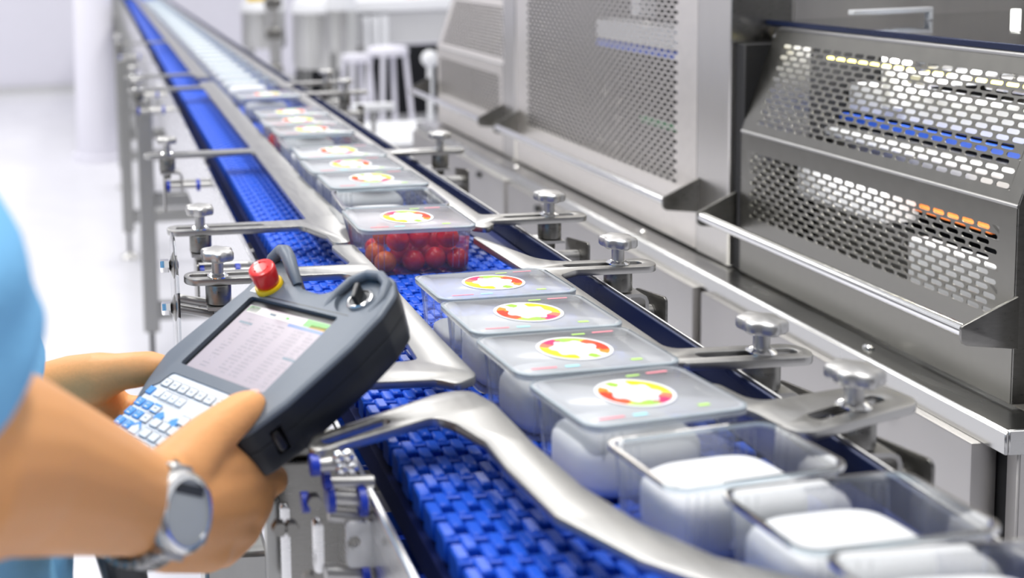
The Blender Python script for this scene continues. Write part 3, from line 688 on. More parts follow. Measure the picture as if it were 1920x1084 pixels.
# posts, seams and housing
b = nb(); box(b, XP - .002, 1.25, 1.409, 1.4880, ZL + .002, 1.60, .002); obj('post', b, 'steelv', mc)
b = nb(); box(b, XP + .004, 1.20, 1.386, 1.4085, ZL + .002, ZT - .02, .001); obj('gap_shade', b, 'black', mc)  # solid black strip painting the shade of the gap
b = nb(); box(b, XP - .001, 1.25, 2.155, 2.2195, ZL + .002, 1.60, .002); obj('post', b, 'steelv', mc)
b = nb(); box(b, XP + .006, 1.20, 2.1505, 2.1545, ZL + .002, 1.60); obj('gap_shade', b, 'black', mc)
b = nb(); box(b, XP + .092, 1.6, 2.223, 2.664, ZL, ZT + .18, .003); obj('housing', b, 'steelv', mc)
b = nb(); box(b, XP + .05, XP + .092, 2.223, 2.664, ZT, ZT + .18, .003); obj('housing_front', b, 'steelv', mc)
b = nb(); box(b, 1.25, 1.6, 1.40, 2.2195, ZL, 1.60, .003); obj('housing', b, 'dark', mc)
b = nb(); box(b, 1.25, 1.6, .915, 1.40, ZL, 1.60, .003); obj('housing', b, 'steelv', mc)
b = nb(); box(b, XP + .003, 1.249, 1.49, 2.150, 1.601, 1.66, .003); obj('top_cover', b, 'steelv', mc)
# side sheet seen above the near guard, with a seam and slots reflected-size openings
b = nb(); box(b, XP - .001, .925, 1.4075, 1.4088, ZT - .02, 1.60); obj('side_sheet', b, 'dark', mc)
b = nb(); box(b, .929, 1.249, 1.4075, 1.4088, ZT - .02, 1.60); obj('side_sheet', b, 'drawer', mc)
# ledge, lip and base
b = nb(); box(b, .803, XP + .01, .912, 2.70, ZL - .010, ZL, .003); obj('ledge', b, 'ledge', mc)
b = nb(); box(b, .800, .8035, .910, 2.70, ZL - .022, ZL - .001, .0012); obj('ledge_lip', b, 'ledge', mc)
b = nb(); box(b, .8036, 1.6, .910, .9135, ZL - .022, ZL + .001, .0010); obj('ledge_lip', b, 'ledge', mc)
b = nb(); box(b, .818, 1.6, .916, 2.70, .10, ZL - .011, .002); obj('base_cabinet', b, 'drawer', mc)
b = nb(); box(b, .8165, .8178, .9165, 2.70, .10, ZL - .022); obj('gap_shade', b, 'black', mc)
b = nb(); box(b, .8155, .8180, .914, .926, .10, ZL - .022, .001); obj('corner_post', b, 'drawer', mc)
b = nb(); box(b, XP + .02, 1.249, .9135, .9500, ZL + .001, ZL + .30, .004); obj('near_side_panel', b, 'dark', mc)
for x in (.9, 1.5):
    for y in (1.0, 1.8, 2.6):
        b = nb(); lathe(b, [(.04, 0), (.04, .006), (.016, .02), (.016, .10)], (x, y, 0), n=20); obj('foot', b, 'satin', mc)
# drawers
for (y0, y1, kn) in ((.935, 1.381, (1.037,)), (1.401, 2.062, (1.909,)), (2.079, 2.70, (2.21,))):
    b = nb(); box(b, .790, .815, y0, y1, .30, .7655, .0022, seg=2); d = obj('drawer_front', b, 'drawer', mc)
    for y in kn:
        b = nb(); lathe(b, [(.0050, 0), (.0068, -.002), (.0068, -.006), (.0052, -.0075)], (.790, y, .7515), (1, 0, 0), 20); obj('round_catch', b, 'blackp', d)
    b = nb(); box(b, .793, .815, y0, y1, .12, .292, .002); obj('lower_panel', b, 'drawer', mc)
for (x, y, z) in ((.824, 1.115, ZL), (.824, 1.60, ZL), (.824, 2.1, ZL)):
    b = nb(); lathe(b, [(.0058, 0), (.0058, .002), (.0035, .004)], (x, y, z), n=16); obj('screw_head', b, 'chrome', mc)
for yy in (1.06, 1.27): area('machine_led_and_fill', (.98, yy, 1.098), .03, .16, .55, (0, radians(-20), 0))
# things behind the near guard
def ibar(name, x, y0, y1, z0, z1, m, d=.01):
    b = nb(); box(b, x, x + d, y0, y1, z0, z1, .001); return obj(name, b, m, mc)
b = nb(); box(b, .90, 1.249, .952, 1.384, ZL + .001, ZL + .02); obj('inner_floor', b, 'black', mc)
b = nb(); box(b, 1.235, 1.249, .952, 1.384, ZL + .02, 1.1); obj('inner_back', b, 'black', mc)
ibar('white_carriage', .985, 1.00, 1.43 - .05, 1.003, 1.040, 'white', .05)
ibar('blue_band', .975, 1.00, 1.383, .9895, .9995, 'blued')
ibar('inner_bar', .965, 1.00, 1.383, .950, .984, 'satin', .02)
ibar('white_carriage', .955, 1.00, 1.383, .972, .981, 'white')
ibar('blue_band', .95, 1.17, 1.36, .951, .958, 'blued')
ibar('white_block', .895, 1.19, 1.345, .903, .940, 'white', .04)
ibar('orange_bar', .93, 1.085, 1.235, .9165, .9235, 'orange')
ibar('blue_band', .915, 1.30, 1.36, .942, .947, 'blued')
ibar('pale_tray', .90, .97, 1.16, .830, .895, 'white', .02)
ibar('pale_tray', .93, 1.17, 1.36, .815, .885, 'satin', .02)
area('machine_led_and_fill', (.872, 1.16, .968), .02, .30, .22, (0, radians(-35), 0))  # added fill without a visible source, lifts the dark lower interior
ibar('led_strip', .93, 1.15, 1.345, 1.0775, 1.0805, 'led', .006); ibar('led_strip', .93, 1.00, 1.12, 1.0765, 1.0795, 'led', .006)
ibar('lamp_bar', .94, .975, 1.06, 1.06, 1.068, 'orange', .006)
# behind the flat guard
b = nb(); box(b, .98, 1.249, 1.492, 2.149, .80, .82); obj('inner_floor', b, 'satin', mc)
ibar('white_carriage', .93, 1.68, 1.98, 1.055, 1.090, 'white', .06)
ibar('blue_band', .93, 1.68, 1.98, 1.040, 1.052, 'blued', .02)
ibar('inner_plate', 1.02, 1.50, 2.14, .83, 1.50, 'black', .01)  # black plate added to paint shade behind the slots
ibar('inner_column', .95, 1.86, 1.89, 1.10, 1.5, 'white', .03); ibar('inner_column', .95, 1.70, 1.73, 1.10, 1.5, 'white', .03)
ibar('green_strip', .92, 1.62, 1.80, .925, .933, 'green')
ibar('inner_plate', .93, 2.23, 2.655, .83, 1.10, 'dark', .004)
# clear cover over the near unit
b = nb(); box(b, .893, 1.249, .9505, 1.4065, ZT + .0035, ZT + .0085, .001); cv = obj('clear_cover', b, 'hoodglass', mc, label='smoky clear cover sheet')
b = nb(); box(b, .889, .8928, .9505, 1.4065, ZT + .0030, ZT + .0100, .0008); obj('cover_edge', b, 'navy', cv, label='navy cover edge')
for (y, x1) in ((1.18, 1.24), (1.02, 1.24)):
    b = nb(); tube(b, [(.92, y, 1.085), (x1, y, 1.085)], .006, 10); obj('inner_rail', b, 'satin', mc)
p = at(1905, 18, 1.27); b = nb(); tube(b, [p, p + Vector((0, 0, -.030))], .0045, 12); obj('lamp_tube', b, 'ledw', mc)
p = at(1742, 22, 1.32); b = nb(); box(b, p.x - .002, p.x + .002, 1.315, 1.325, ZT + .009, p.z, .0006); obj('white_frame', b, 'white', mc)
b = nb(); box(b, p.x - .10, p.x + .002, 1.315, 1.325, p.z, p.z + .006, .0006); obj('white_frame', b, 'white', mc)
b = nb(); box(b, .96, 1.20, 1.02, 1.06, 1.055, 1.075, .003); obj('inner_plate', b, 'white', mc)
b = nb(); box(b, .96, 1.20, 1.22, 1.25, 1.055, 1.070, .003); obj('inner_plate', b, 'white', mc)
b = nb(); lathe(b, [(.025, 0), (.025, .06), (.012, .075)], (1.0, 1.30, 1.02), n=24); obj('inner_roller', b, 'white', mc)
b = nb(); box(b, .98, 1.10, 1.10, 1.16, 1.06, 1.075, .002); obj('inner_plate', b, 'satin', mc)

# ------------------------------------------------------------------ background
b = nb(); box(b, at(556, 100, 7.6).x, at(842, 100, 7.6).x, 7.6, 7.66, 0, at(700, 88, 7.6).z); solo('black_drape', b, 'cloth', 'black draped partition low behind the steel tanks and the stool', 'partition', (2.2, 7.6, 0))
def tank(px0, px1, pyt, pyb, Y, lab, mt='tankw'):
    a = at(px0, pyt, Y); c = at(px1, pyt, Y); bt = at(px0, pyb, Y); r = (c.x - a.x) / 2; x = (a.x + c.x) / 2
    t = thing('steel_tank', lab, 'tank', (x, Y, 0), 'stainless tanks behind the conveyor')
    b = nb(); lathe(b, [(r * .94, bt.z), (r, bt.z + .03), (r, a.z)], (x, Y, 0), n=40); obj('drum', b, mt, t)
    b = nb(); lathe(b, [(r * 1.03, a.z), (r * 1.03, a.z + .03), (r * .9, a.z + .08), (r * .2, a.z + .11), (r * .2, a.z + .16)], (x, Y, 0), n=40); obj('tank_lid', b, 'white', t, label='white tank lid')
    for k in range(4):
        q = pi / 4 + k * pi / 2; b = nb(); tube(b, [(x + r * .85 * cos(q), Y + r * .85 * sin(q), 0), (x + r * .85 * cos(q), Y + r * .85 * sin(q), bt.z + .02)], .011, 12); obj('leg', b, 'postgrey', t)
    return t
tank(548, 655, 24, 128, 6.4, 'broad stainless tank with white lid behind the conveyor')
tank(452, 535, 22, 90, 7.2, 'smaller stainless tank partly behind the conveyor end')
tank(612, 668, 20, 100, 5.5, 'narrow stainless tank standing beside the broad one')
# long pale counter with steel front
a = at(664, 24, 6.6); c = at(845, 24, 6.6); zb = at(664, 85, 6.6).z
t = thing('steel_counter', 'steel counter with white top behind the stool', 'counter', ((a.x + c.x) / 2, 6.6, 0))
b = nb(); box(b, a.x, c.x + .6, 6.6, 7.2, zb, a.z, .01); obj('front', b, 'pale', t)
b = nb(); box(b, a.x - .03, c.x + .63, 6.55, 7.25, a.z, a.z + .08, .01); obj('counter_top', b, 'white', t)
for x in (a.x + .05, c.x + .5):
    for y in (6.65, 7.15):
        b = nb(); tube(b, [(x, y, 0), (x, y, zb)], .025, 12); obj('leg', b, 'postgrey', t)
for px in (690, 708, 725):
    p = at(px, 60, 6.45); b = nb(); tube(b, [(p.x, 6.5, zb - .05), (p.x, 6.5, a.z - .02)], .022, 12); obj('white_pipe', b, 'white', t)
for (px, m_) in ((768, 'red'), (822, 'red')):
    p = at(px, 10, 6.8); b = nb(); lathe(b, [(.05, a.z + .08), (.06, a.z + .10), (.05, a.z + .16), (.01, a.z + .18)], (p.x, 6.7, 0), n=20)
    solo('red_pot', b, 'red', 'small red pot on the counter, %s' % ('left one' if px < 800 else 'right one by the machine'), 'pot', (p.x, 6.7, a.z + .08))
# white stools
def stool(px, py, Y, hw, lab):
    p = at(px, py, Y); x, h = p.x, p.z
    t = thing('white_stool', lab, 'stool', (x, Y, 0), 'white stools beyond the conveyor')
    b = nb(); lathe(b, [(hw * .80, h - .042), (hw * .97, h - .034), (hw, h - .020), (hw * .90, h - .006), (hw * .3, h)], (x, Y, 0), n=36); obj('seat', b, 'wall', t)
    for k in range(4):
        q = pi / 4 + .25 + k * pi / 2; b = nb(); tube(b, [(x + hw * .86 * cos(q), Y + hw * .86 * sin(q), h - .035), (x + hw * 1.65 * cos(q), Y + hw * 1.65 * sin(q), 0)], .0105, 12); obj('leg', b, 'wall', t)
    b = nb(); tube(b, [(x + hw * 1.33 * cos(k * pi / 12), Y + hw * 1.33 * sin(k * pi / 12), .30) for k in range(25)], .007, 10, caps=False); obj('foot_ring', b, 'wall', t)
stool(727, 86, 4.6, .088, 'white stool with slender splayed legs, the larger one in front of the black drape')
stool(668, 100, 5.1, .072, 'white stool half hidden behind the far right clamp posts')
# tall thin white stand at the machine's far end
p = at(806, 110, 4.2)
t = thing('white_stand', 'white round-topped stand beside the far end of the machine', 'stand', (p.x, 4.2, 0))
b = nb(); lathe(b, [(.012, 0.02), (.012, p.z - .03)], (p.x, 4.2, 0), n=12); obj('pole', b, 'white', t)
b = nb(); bmesh.ops.create_uvsphere(b, u_segments=20, v_segments=12, radius=.034, matrix=Matrix.Translation((p.x, 4.2, p.z))); obj('head', b, 'white', t)
b = nb(); lathe(b, [(.12, 0), (.12, .012), (.02, .03)], (p.x, 4.2, 0), n=24); obj('base', b, 'white', t)
# low white cabinet between the conveyor and the machine
a = at(700, 238, 3.35); c = at(862, 262, 3.35)
t = thing('low_white_cabinet', 'low white cabinet beyond the middle right clamp posts', 'cabinet', ((a.x + c.x) / 2, 3.5, 0))
b = nb(); box(b, a.x, c.x, 3.35, 3.75, .02, .59, .006); obj('body', b, 'pale', t)
b = nb(); box(b, a.x - .01, c.x + .01, 3.34, 3.76, .591, .61, .003); obj('top', b, 'white', t)
b = nb(); box(b, a.x + .01, (a.x + c.x) / 2 - .003, 3.335, 3.349, .05, .57, .002); obj('door', b, 'pale', t)
b = nb(); box(b, (a.x + c.x) / 2 + .003, c.x - .01, 3.335, 3.349, .05, .57, .002); obj('door', b, 'pale', t)
# flat white bar beside the far clamp
p = at(662, 203, 3.3); q = at(738, 203, 3.3)
t = thing('white_sensor_bar', 'short bright white bar on a thin post beyond the far right clamp posts', 'sensor', ((p.x + q.x) / 2, 3.3, 0))
b = nb(); box(b, p.x, q.x, 3.28, 3.32, p.z - .010, p.z + .012, .003); obj('bar', b, 'white', t)
b = nb(); tube(b, [((p.x + q.x) / 2, 3.3, 0), ((p.x + q.x) / 2, 3.3, p.z - .01)], .008, 12); obj('post', b, 'postgrey', t)
# yellow sign block on a pole and machine columns behind the conveyor end
p = at(482, -8, 5.6)
t = thing('yellow_marker', 'yellow marker on a thin steel pole behind the conveyor', 'marker', (p.x + .03, 5.6, 0))
b = nb(); tube(b, [(p.x + .12, 5.62, 0), (p.x + .02, 5.62, 1.5)], .014, 12); obj('pole', b, 'satin', t)
b = nb(); box(b, p.x - .055, p.x + .035, 5.58, 5.60, p.z - .03, p.z + .12, .004); obj('plate', b, 'yellow', t)
p = at(514, 60, 5.2)
t = thing('sensor_column', 'slim steel column behind the far trays', 'column', (p.x, 5.2, 0))
b = nb(); box(b, p.x - .02, p.x + .02, 5.18, 5.22, .01, 1.35, .004); obj('column', b, 'tankw', t)
b = nb(); box(b, p.x - .09, p.x + .09, 5.1, 5.3, 0, .01, .002); obj('foot_plate', b, 'postgrey', t)
for k, z in enumerate((.62, .80, .95)):
    b = nb(); box(b, p.x - .05, p.x + .03, 5.13, 5.178, z, z + .05, .006); obj('sensor_box', b, 'dark', t)

# ------------------------------------------------------------------ teach pendant
PR = rot_from((.45549, -.88122, .12639), (.75761, .45826, .46478), (-.46749, -.11595, .87636))
PO = Vector((.09659, .70022, .98416)); PS = .00085
pen = thing('teach_pendant', 'slate grey hand-held control pendant with screen, keypad and red stop button', 'control pendant', PO, None, PR)
def PW(u, v, w): return PO + PR @ (Vector((u, v, w)) * PS)
def sc(bm): bmesh.ops.scale(bm, vec=(PS, PS, PS), verts=bm.verts); return bm
def inset(poly, d):
    n = len(poly); out = []
    for i in range(n):
        p0, p, p1 = Vector(poly[i - 1]), Vector(poly[i]), Vector(poly[(i + 1) % n])
        t = ((p - p0).normalized() + (p1 - p).normalized()).normalized(); out.append((p.x - t.y * d, p.y + t.x * d))
    return out
OUT = fillet([(60, -172, 10), (64, -96, 20), (78, -76, 18), (87, -45, 20), (94, 20, 30), (94, 55, 20), (88, 80, 18), (72, 96, 18), (50, 99, 16), (31, 92, 14), (25, 71, 12), (14, 64, 14), (-14, 66, 20), (-42, 88, 16), (-66, 98, 16), (-82, 86, 16), (-77, 50, 20), (-84, 10, 30), (-90, -38, 18), (-78, -70, 20), (-65, -95, 20), (-60, -172, 10)], 12, 6)
b = nb(); RS = []
for w_, d in ((-46, 11), (-43, 8), (-22, 3), (-20.5, 3), (-20, 3.6), (-19.5, 2.6), (-8, .6), (-4, 0), (-1.5, .9), (-.3, 2.8), (0, 4.6)):
    RS.append([b.verts.new((x, y, w_)) for x, y in inset(OUT, d)])
n_ = len(OUT)
for a, c in zip(RS, RS[1:]):
    for k in range(n_): b.faces.new((a[k], a[(k + 1) % n_], c[(k + 1) % n_], c[k]))
b.faces.new(RS[0][::-1]); b.faces.new(RS[-1])
bmesh.ops.recalc_face_normals(b, faces=b.faces)
def prism(poly, z0, z1):
    bm = nb(); A = [bm.verts.new((x, y, z0)) for x, y in poly]; B = [bm.verts.new((x, y, z1)) for x, y in poly]; n = len(poly)
    for k in range(n): bm.faces.new((A[k], A[(k + 1) % n], B[(k + 1) % n], B[k]))
    bm.faces.new(A[::-1]); bm.faces.new(B); bmesh.ops.recalc_face_normals(bm, faces=bm.faces); return bm
SCR = fillet([(-58, -43.5), (58, -43.5), (58, 43.5), (-58, 43.5)], 3)
KEYP = fillet([(-55, -54, 5), (-58, -68, 4), (-64.0, -74, 4), (-62.5, -96), (-58, -166, 5), (58, -166, 5), (62.5, -96), (58, -68, 4), (55, -54, 5)][::-1], 3)
cut = prism(SCR, -4, 9); merge(cut, prism(KEYP, -1.6, 9))
wl = nb(); lathe(wl, [(21, -4.5), (23, 9)], (57, 70, 0), n=40); merge(cut, wl)
def boolean(bm, cutter):
    me = bpy.data.meshes.new('a'); bm.to_mesh(me); bm.free(); mc_ = bpy.data.meshes.new('b'); cutter.to_mesh(mc_); cutter.free()
    A = bpy.data.objects.new('a', me); B = bpy.data.objects.new('b', mc_); COL.objects.link(A); COL.objects.link(B)
    mo = A.modifiers.new('x', 'BOOLEAN'); mo.object = B; mo.operation = 'DIFFERENCE'; mo.solver = 'EXACT'
    bpy.context.view_layer.update(); r = bpy.data.meshes.new_from_object(A.evaluated_get(bpy.context.evaluated_depsgraph_get()))
    bm = nb(); bm.from_mesh(r)
    for o in (A, B): bpy.data.objects.remove(o)
    for x in (me, mc_, r): bpy.data.meshes.remove(x)
    return bm
# side latch opening at the lower right corner
lt = nb(); box(lt, 68, 99, -64, -54, -35, -12); merge(cut, lt)
b = boolean(b, cut)
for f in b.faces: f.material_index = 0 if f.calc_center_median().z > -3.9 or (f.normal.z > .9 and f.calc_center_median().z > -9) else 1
obj('body', sc(b), ['pend', 'pendside'], pen, local=True, ang=32)
def P(name, bm, m, par=None, ang=40, **k): return obj(name, sc(bm), m, par or pen, local=True, ang=ang, **k)
b = nb(); box(b, 72, 80, -63, -56, -32, -15, 1.5); P('side_latch', b, 'blackp')
# screen
b = prism(SCR, -4, -3.6); scr = P('screen_bezel', b, 'blackp')
b = nb(); box(b, -53.5, 57.2, -43, 37, -3.6, -3.0)
M['display'] = mat('lit_display', (.46, .40, .43), .15); bsdf(M['display']).inputs['Emission Color'].default_value = (.70, .62, .67, 1); bsdf(M['display']).inputs['Emission Strength'].default_value = .08
dsp = P('display', b, 'display', scr, label='pale lit display with rows of small print')
M['dgreen'] = mat('display_green', (.10, .48, .06), .3); M['dorange'] = mat('display_orange', (.80, .42, .06), .3); M['dblue'] = mat('display_blue', (.13, .22, .50), .3); M['dslate'] = mat('display_slate', (.16, .22, .27), .3); M['dpale'] = mat('display_cream', (.70, .66, .62), .3); M['dtext'] = mat('display_text', (.33, .30, .33), .4)
def flat(rects, z):
    bm = nb()
    for (x0, x1, y0, y1, mi) in rects:
        f = bm.faces.new([bm.verts.new(v) for v in ((x0, y0, z), (x1, y0, z), (x1, y1, z), (x0, y1, z))]); f.material_index = mi
    return bm
P('display_print', flat([(-50, 57, 28.5, 36, 4), (-51, -37, 29.5, 36.3, 0)], -2.95), ['dgreen', 'dorange', 'dblue', 'dslate', 'dpale', 'dtext'], scr, kind='stuff')
TX = [(26, 57, 28.8, 36.4, 0), (35, 54, 28.4, 32.6, 1), (11, 57, 24.6, 27.6, 2), (-46, -28, 15.6, 18.0, 3), (39, 54.5, -7.2, -4.6, 3), (-20, -12, 31, 33, 3), (2, 6, 31, 33, 0)]
random.seed(3)
for r in range(17):
    y = 21 - r * 3.6
    for x0, wd, p in ((-40, 9, .75), (-16, 13, .85), (2, 10, .9), (24, 12, .9), (42, 9, .7)):
        x = x0
        while x < x0 + wd:
            l = random.uniform(.8, 2.2)
            if random.random() < p: TX.append((x, x + l, y, y + 1.15, 5))
            x += l + .6
P('display_text', flat(TX, -2.9), ['dgreen', 'dorange', 'dblue', 'dslate', 'dpale', 'dtext'], scr, kind='stuff')
# keypad
kp = P('keypad', prism(inset(KEYP, -.0), -1.55, -.9), 'keyplate', label='silver keypad film')
def keybm(cx, cy, hx=5.3, hy=4.0, h=.9):
    bm = nb(); box(bm, cx - hx, cx + hx, cy - hy, cy + hy, -.9, h - .9 + .4, .5); return bm
def frame_lines(cx, cy, hx=5.6, hy=4.3, t=.45, sides='all'):
    return [(cx - hx, cx + hx, cy - hy, cy - hy + t * 1.6, 0), (cx - hx, cx + hx, cy + hy - t, cy + hy, 0), (cx - hx, cx - hx + t, cy - hy, cy + hy, 0), (cx + hx - t, cx + hx, cy - hy, cy + hy, 0)]
ln = []
ROW = [-65, -77, -90.2, -101.1, -112.3, -123.5, -134.7]
for i in range(8):
    x = -61.8 + 12.65 * i
    if i == 0: x = -49.2
    if i > 0 and x < -50: continue
for i in range(9):
    x = -49.3 + 12.65 * i if i else -49.3
    if x > 52: break
    P('white_key', keybm(x, ROW[0]), 'keywhite', kp); ln += frame_lines(x, ROW[0])
    if i: ln.append((x - 7.1, x - 5.5, ROW[0] - .2, ROW[0] + .2, 0))
    ln += [(x - 2 + k * 1.5, x - 1.2 + k * 1.5, ROW[0] - 1.2, ROW[0] + 1.2, 0) for k in range(3)]
P('blue_key', keybm(-58.9, ROW[1], 4.2), 'keyblue', kp)
for i in range(3):
    x = -34.8 + 11 * i
    P('white_key', keybm(x, ROW[1], 4.6, 3.8), 'keywhite', kp); ln += [(x - 1.6, x + 1.6, ROW[1] - .5, ROW[1] + .5, 0)]
P('white_key', keybm(-46.3, ROW[1], 4.6, 3.8), 'keywhite', kp)
ln += [(-40.5, -7, ROW[1] - 5, ROW[1] - 4.6, 0), (-40.5, -40.1, ROW[1] - 5, ROW[1] + 5, 0), (-40.5, -7, ROW[1] + 4.8, ROW[1] + 5.2, 0)]
for r, pair in enumerate((('X-', 'X+'), ('Y-', 'Y+'), ('Z-', 'Z+'))):
    for c, x in enumerate((-57.6, -44.7)):
        k = P('blue_key', keybm(x, ROW[2 + r]), 'keyblue', kp)
        P('key_letter', text_bm(pair[c], 4.2, Matrix.Translation((x, ROW[2 + r] + 1.2, .46))), 'white', kp, ang=0)
        P('key_letter', flat([(x - 2.2, x + 2.2, ROW[2 + r] - 2.6, ROW[2 + r] - 1.6, 0)], .46), 'white', kp, ang=0)
for r in (0, 1):
    P('white_key', keybm(-31.8, ROW[2 + r]), 'keywhite', kp); ln += frame_lines(-31.8, ROW[2 + r])
    ln += [(-33.8, -29.8, ROW[2 + r] - .6, ROW[2 + r] + .6, 0)]
P('key_band', flat([(-36.8, -26.8, ROW[2] + 2.2, ROW[2] + 4.2, 0), (-36.8, -26.8, ROW[2] - 4.2, ROW[2] - 3.2, 0)], .47), 'keyblue', kp, ang=0)
# house-shaped key and arrow keys
hs = [(-37.5, -117), (-26, -117), (-26, -110.5), (-31.7, -106.5), (-37.5, -110.5)]
P('white_key', prism(hs, -.9, .2), 'keywhite', kp)
P('key_band', prism([(-38.6, -110.8), (-31.7, -105.6), (-25, -110.8), (-26, -112), (-31.7, -108), (-37.5, -112)][::-1], .2, .5), 'keyblue', kp)
for (cx, cy) in ((-19.5, -94.7), (2, -94.7)):
    P('blue_key', prism([(cx - 5, cy - 3.5), (cx + 5, cy - 3.5), (cx + 5, cy + 1), (cx, cy + 4.5), (cx - 5, cy + 1)], -.9, .3), 'keyblue', kp)
for r in (2, 3, 4, 5, 6):
    for x in (-16, -3, 10, 23, 36, 49):
        if r == 2 and x < 8: continue
        P('white_key', keybm(x, ROW[r]), 'keywhite', kp); ln += frame_lines(x, ROW[r])
for r in (5, 6):
    for x in (-55.5, -42.7, -29.9): P('white_key', keybm(x, ROW[r]), 'keywhite', kp); ln += frame_lines(x, ROW[r])
P('key_print', flat(ln, .46 - .9 + .5), 'keyline', kp, kind='stuff', ang=0)
P('key_print', flat([(l[0], l[1], l[2], l[3], 0) for l in ln if l[1] - l[0] < 4.5 and l[3] - l[2] < 3], .47), 'print', kp, kind='stuff', ang=0)
# stop button with yellow ring, hood, corner sticker
ec, ea = (-47, 58, 0), Vector((4, 0, 21)).normalized()
b = nb(); lathe(b, [(12.2, -3), (12.8, 0), (12.8, 3.4), (11.8, 5.0), (9, 5.2)], ec, ea, 40); yb = P('stop_ring', b, 'yellow', label='yellow ring under the red button')
b = nb(); lathe(b, [(9, 4.5), (10.4, 6), (10.9, 8.5), (11.8, 18), (11.8, 20.6), (11.0, 22.2), (9.4, 22.9), (4, 23.1), (.1, 23.1)], ec, ea, 48, fn=lambda t, r, h: 1 + (.012 * cos(24 * t) if r > 10.3 else 0)); sb = P('stop_button', b, 'red', label='red mushroom stop button')
xb, yb_, db = basis(ea); b = nb()
for k in range(3):
    pts = [Vector(ec) + db * 23.2 + (xb * cos(q) + yb_ * sin(q)) * 6.6 for q in (2 * pi * k / 3 + j * .16 for j in range(8))]
    tube(b, pts, [.15, .35, .35, .35, .35, .35, .9, .1], 6)
P('arrow_mark', b, 'red', sb, kind='stuff')
b = nb(); tube(b, [(-76, 78, -3), (-75, 88, 3), (-66, 95, 8), (-54, 92, 11), (-40, 84, 11), (-27, 74, 6), (-20, 68, -1)], [4, 5.5, 6, 6.2, 6.2, 5.5, 4], 14); P('button_hood', b, 'pend')
b = nb(); box(b, -56, 66, 46.6, 47.4, -.3, .12); P('seam_line', b, 'blackp')
b = nb(); box(b, -66, -46, 48.5, 54, -.2, .25, .1); P('corner_sticker', b, 'white')
b = nb(); tube(b, [(33, 50, -2), (32.5, 66, -.5), (36, 82, .5), (47, 92, 1), (61, 93, 1), (74, 86, .5), (80.5, 72, -.5), (81, 56, -2)], [2, 3.6, 4, 4.2, 4.2, 4.2, 3.8, 2.4], 14); P('switch_hood', b, 'pend')
b = nb(); lathe(b, [(20.5, -4.5), (20.5, -3.9), (.1, -3.9)], (57, 70, 0), n=40); P('switch_plate', b, 'pend')
b = nb(); lathe(b, [(11.2, -4.2), (11.2, -1.6), (10.2, -.8), (9.2, -.8), (8.4, -2.2), (.1, -2.2)], (58, 68, 0), n=36); ks = P('key_switch', b, 'chrome', label='round key switch with chrome ring')
b = nb(); lathe(b, [(8.2, -2.2), (8.2, -1.7), (.1, -1.7)], (58, 68, 0), n=28); P('switch_face', b, 'penddark', ks)
b = nb(); box(b, -2.0, 2.0, -9, 9, -1.8, 7.5, .8); b.transform(Matrix.Translation((58, 68, 0)) @ Matrix.Rotation(.55, 4, 'Z')); P('switch_lever', b, 'blackp', ks)
# cable leaving the lower end
b = nb(); tube(b, [PW(0, -158, -26), PW(0, -182, -30), at(212, 1010, .655), at(232, 1070, .66), at(250, 1150, .67), at(255, 1400, .69)], [.010, .0135, .0145, .0150, .0135, .010], 20)
obj('cable', b, 'penddark', pen, ang=60)
# wire hanger on the left edge
b = nb(); tube(b, [PW(-86, -40, -14), PW(-93, -52, -20), PW(-95, -66, -24), PW(-86, -84, -24), PW(-72, -92, -18)], .0022, 10); obj('wire_loop', b, 'satin', pen)

# ------------------------------------------------------------------ person
def limb(bm, chain, n=20):
    # chain of (point, radius): spheres joined by cones
    for (p, r) in chain: bmesh.ops.create_icosphere(bm, subdivisions=2, radius=r, matrix=Matrix.Translation(p))
    for (p, r), (q, s) in zip(chain, chain[1:]):
        d = Vector(q) - Vector(p)
        if d.length < 1e-6: continue
        x, y, z = basis(d); mw = Matrix.Translation((Vector(p) + Vector(q)) / 2) @ rot_from(x, y, z).to_4x4()
        bmesh.ops.create_cone(bm, cap_ends=True, segments=n, radius1=r, radius2=s, depth=d.length, matrix=mw)
def fuse(bm, voxel, it=6, fac=.5):
    me = bpy.data.meshes.new('a'); bm.to_mesh(me); bm.free(); o = bpy.data.objects.new('a', me); COL.objects.link(o)
    r = o.modifiers.new('r', 'REMESH'); r.mode = 'VOXEL'; r.voxel_size = voxel
    s = o.modifiers.new('s', 'SMOOTH'); s.iterations = it; s.factor = fac
    bpy.context.view_layer.update(); k = bpy.data.meshes.new_from_object(o.evaluated_get(bpy.context.evaluated_depsgraph_get()))
    out = nb(); out.from_mesh(k); bpy.data.objects.remove(o); bpy.data.meshes.remove(me); bpy.data.meshes.remove(k); return out
def J(px, py, Y, r): return (at(px, py, Y), r)
V3 = Vector
per_loc = V3((-.16, .60, 0))
b = nb()
# right arm and hand
WR = J(300, 952, .560, .0262)
elb = (V3((-.075, .385, 1.065)), .043)
limb(b, [(V3((-.155, .42, 1.33)), .055), (V3((-.115, .40, 1.20)), .047), elb, J(0, 862, .44, .0385), J(150, 905, .50, .0330), J(250, 938, .54, .0275), WR])
limb(b, [J(285, 918, .550, .0215), J(310, 915, .568, .0195), J(400, 905, .605, .0175)])
limb(b, [J(275, 995, .552, .0195), J(310, 1005, .566, .0190), J(390, 1020, .600, .0160)])
limb(b, [J(330, 890, .572, .0190), J(385, 826, .598, .0145), J(445, 776, .621, .0116), J(462, 766, .627, .0108), J(474, 758, .632, .0090)])
limb(b, [J(340, 900, .575, .016), J(410, 876, .610, .0160), J(468, 895, .640, .0145)])
def finger(mcp, *rest): limb(b, [WR, mcp]); limb(b, [mcp, *rest])
finger(J(470, 895, .638, .0142), J(503, 899, .652, .0112), J(513, 898, .664, .0100), (PW(54, -84, -56), .0088), (PW(34, -80, -56), .0074))
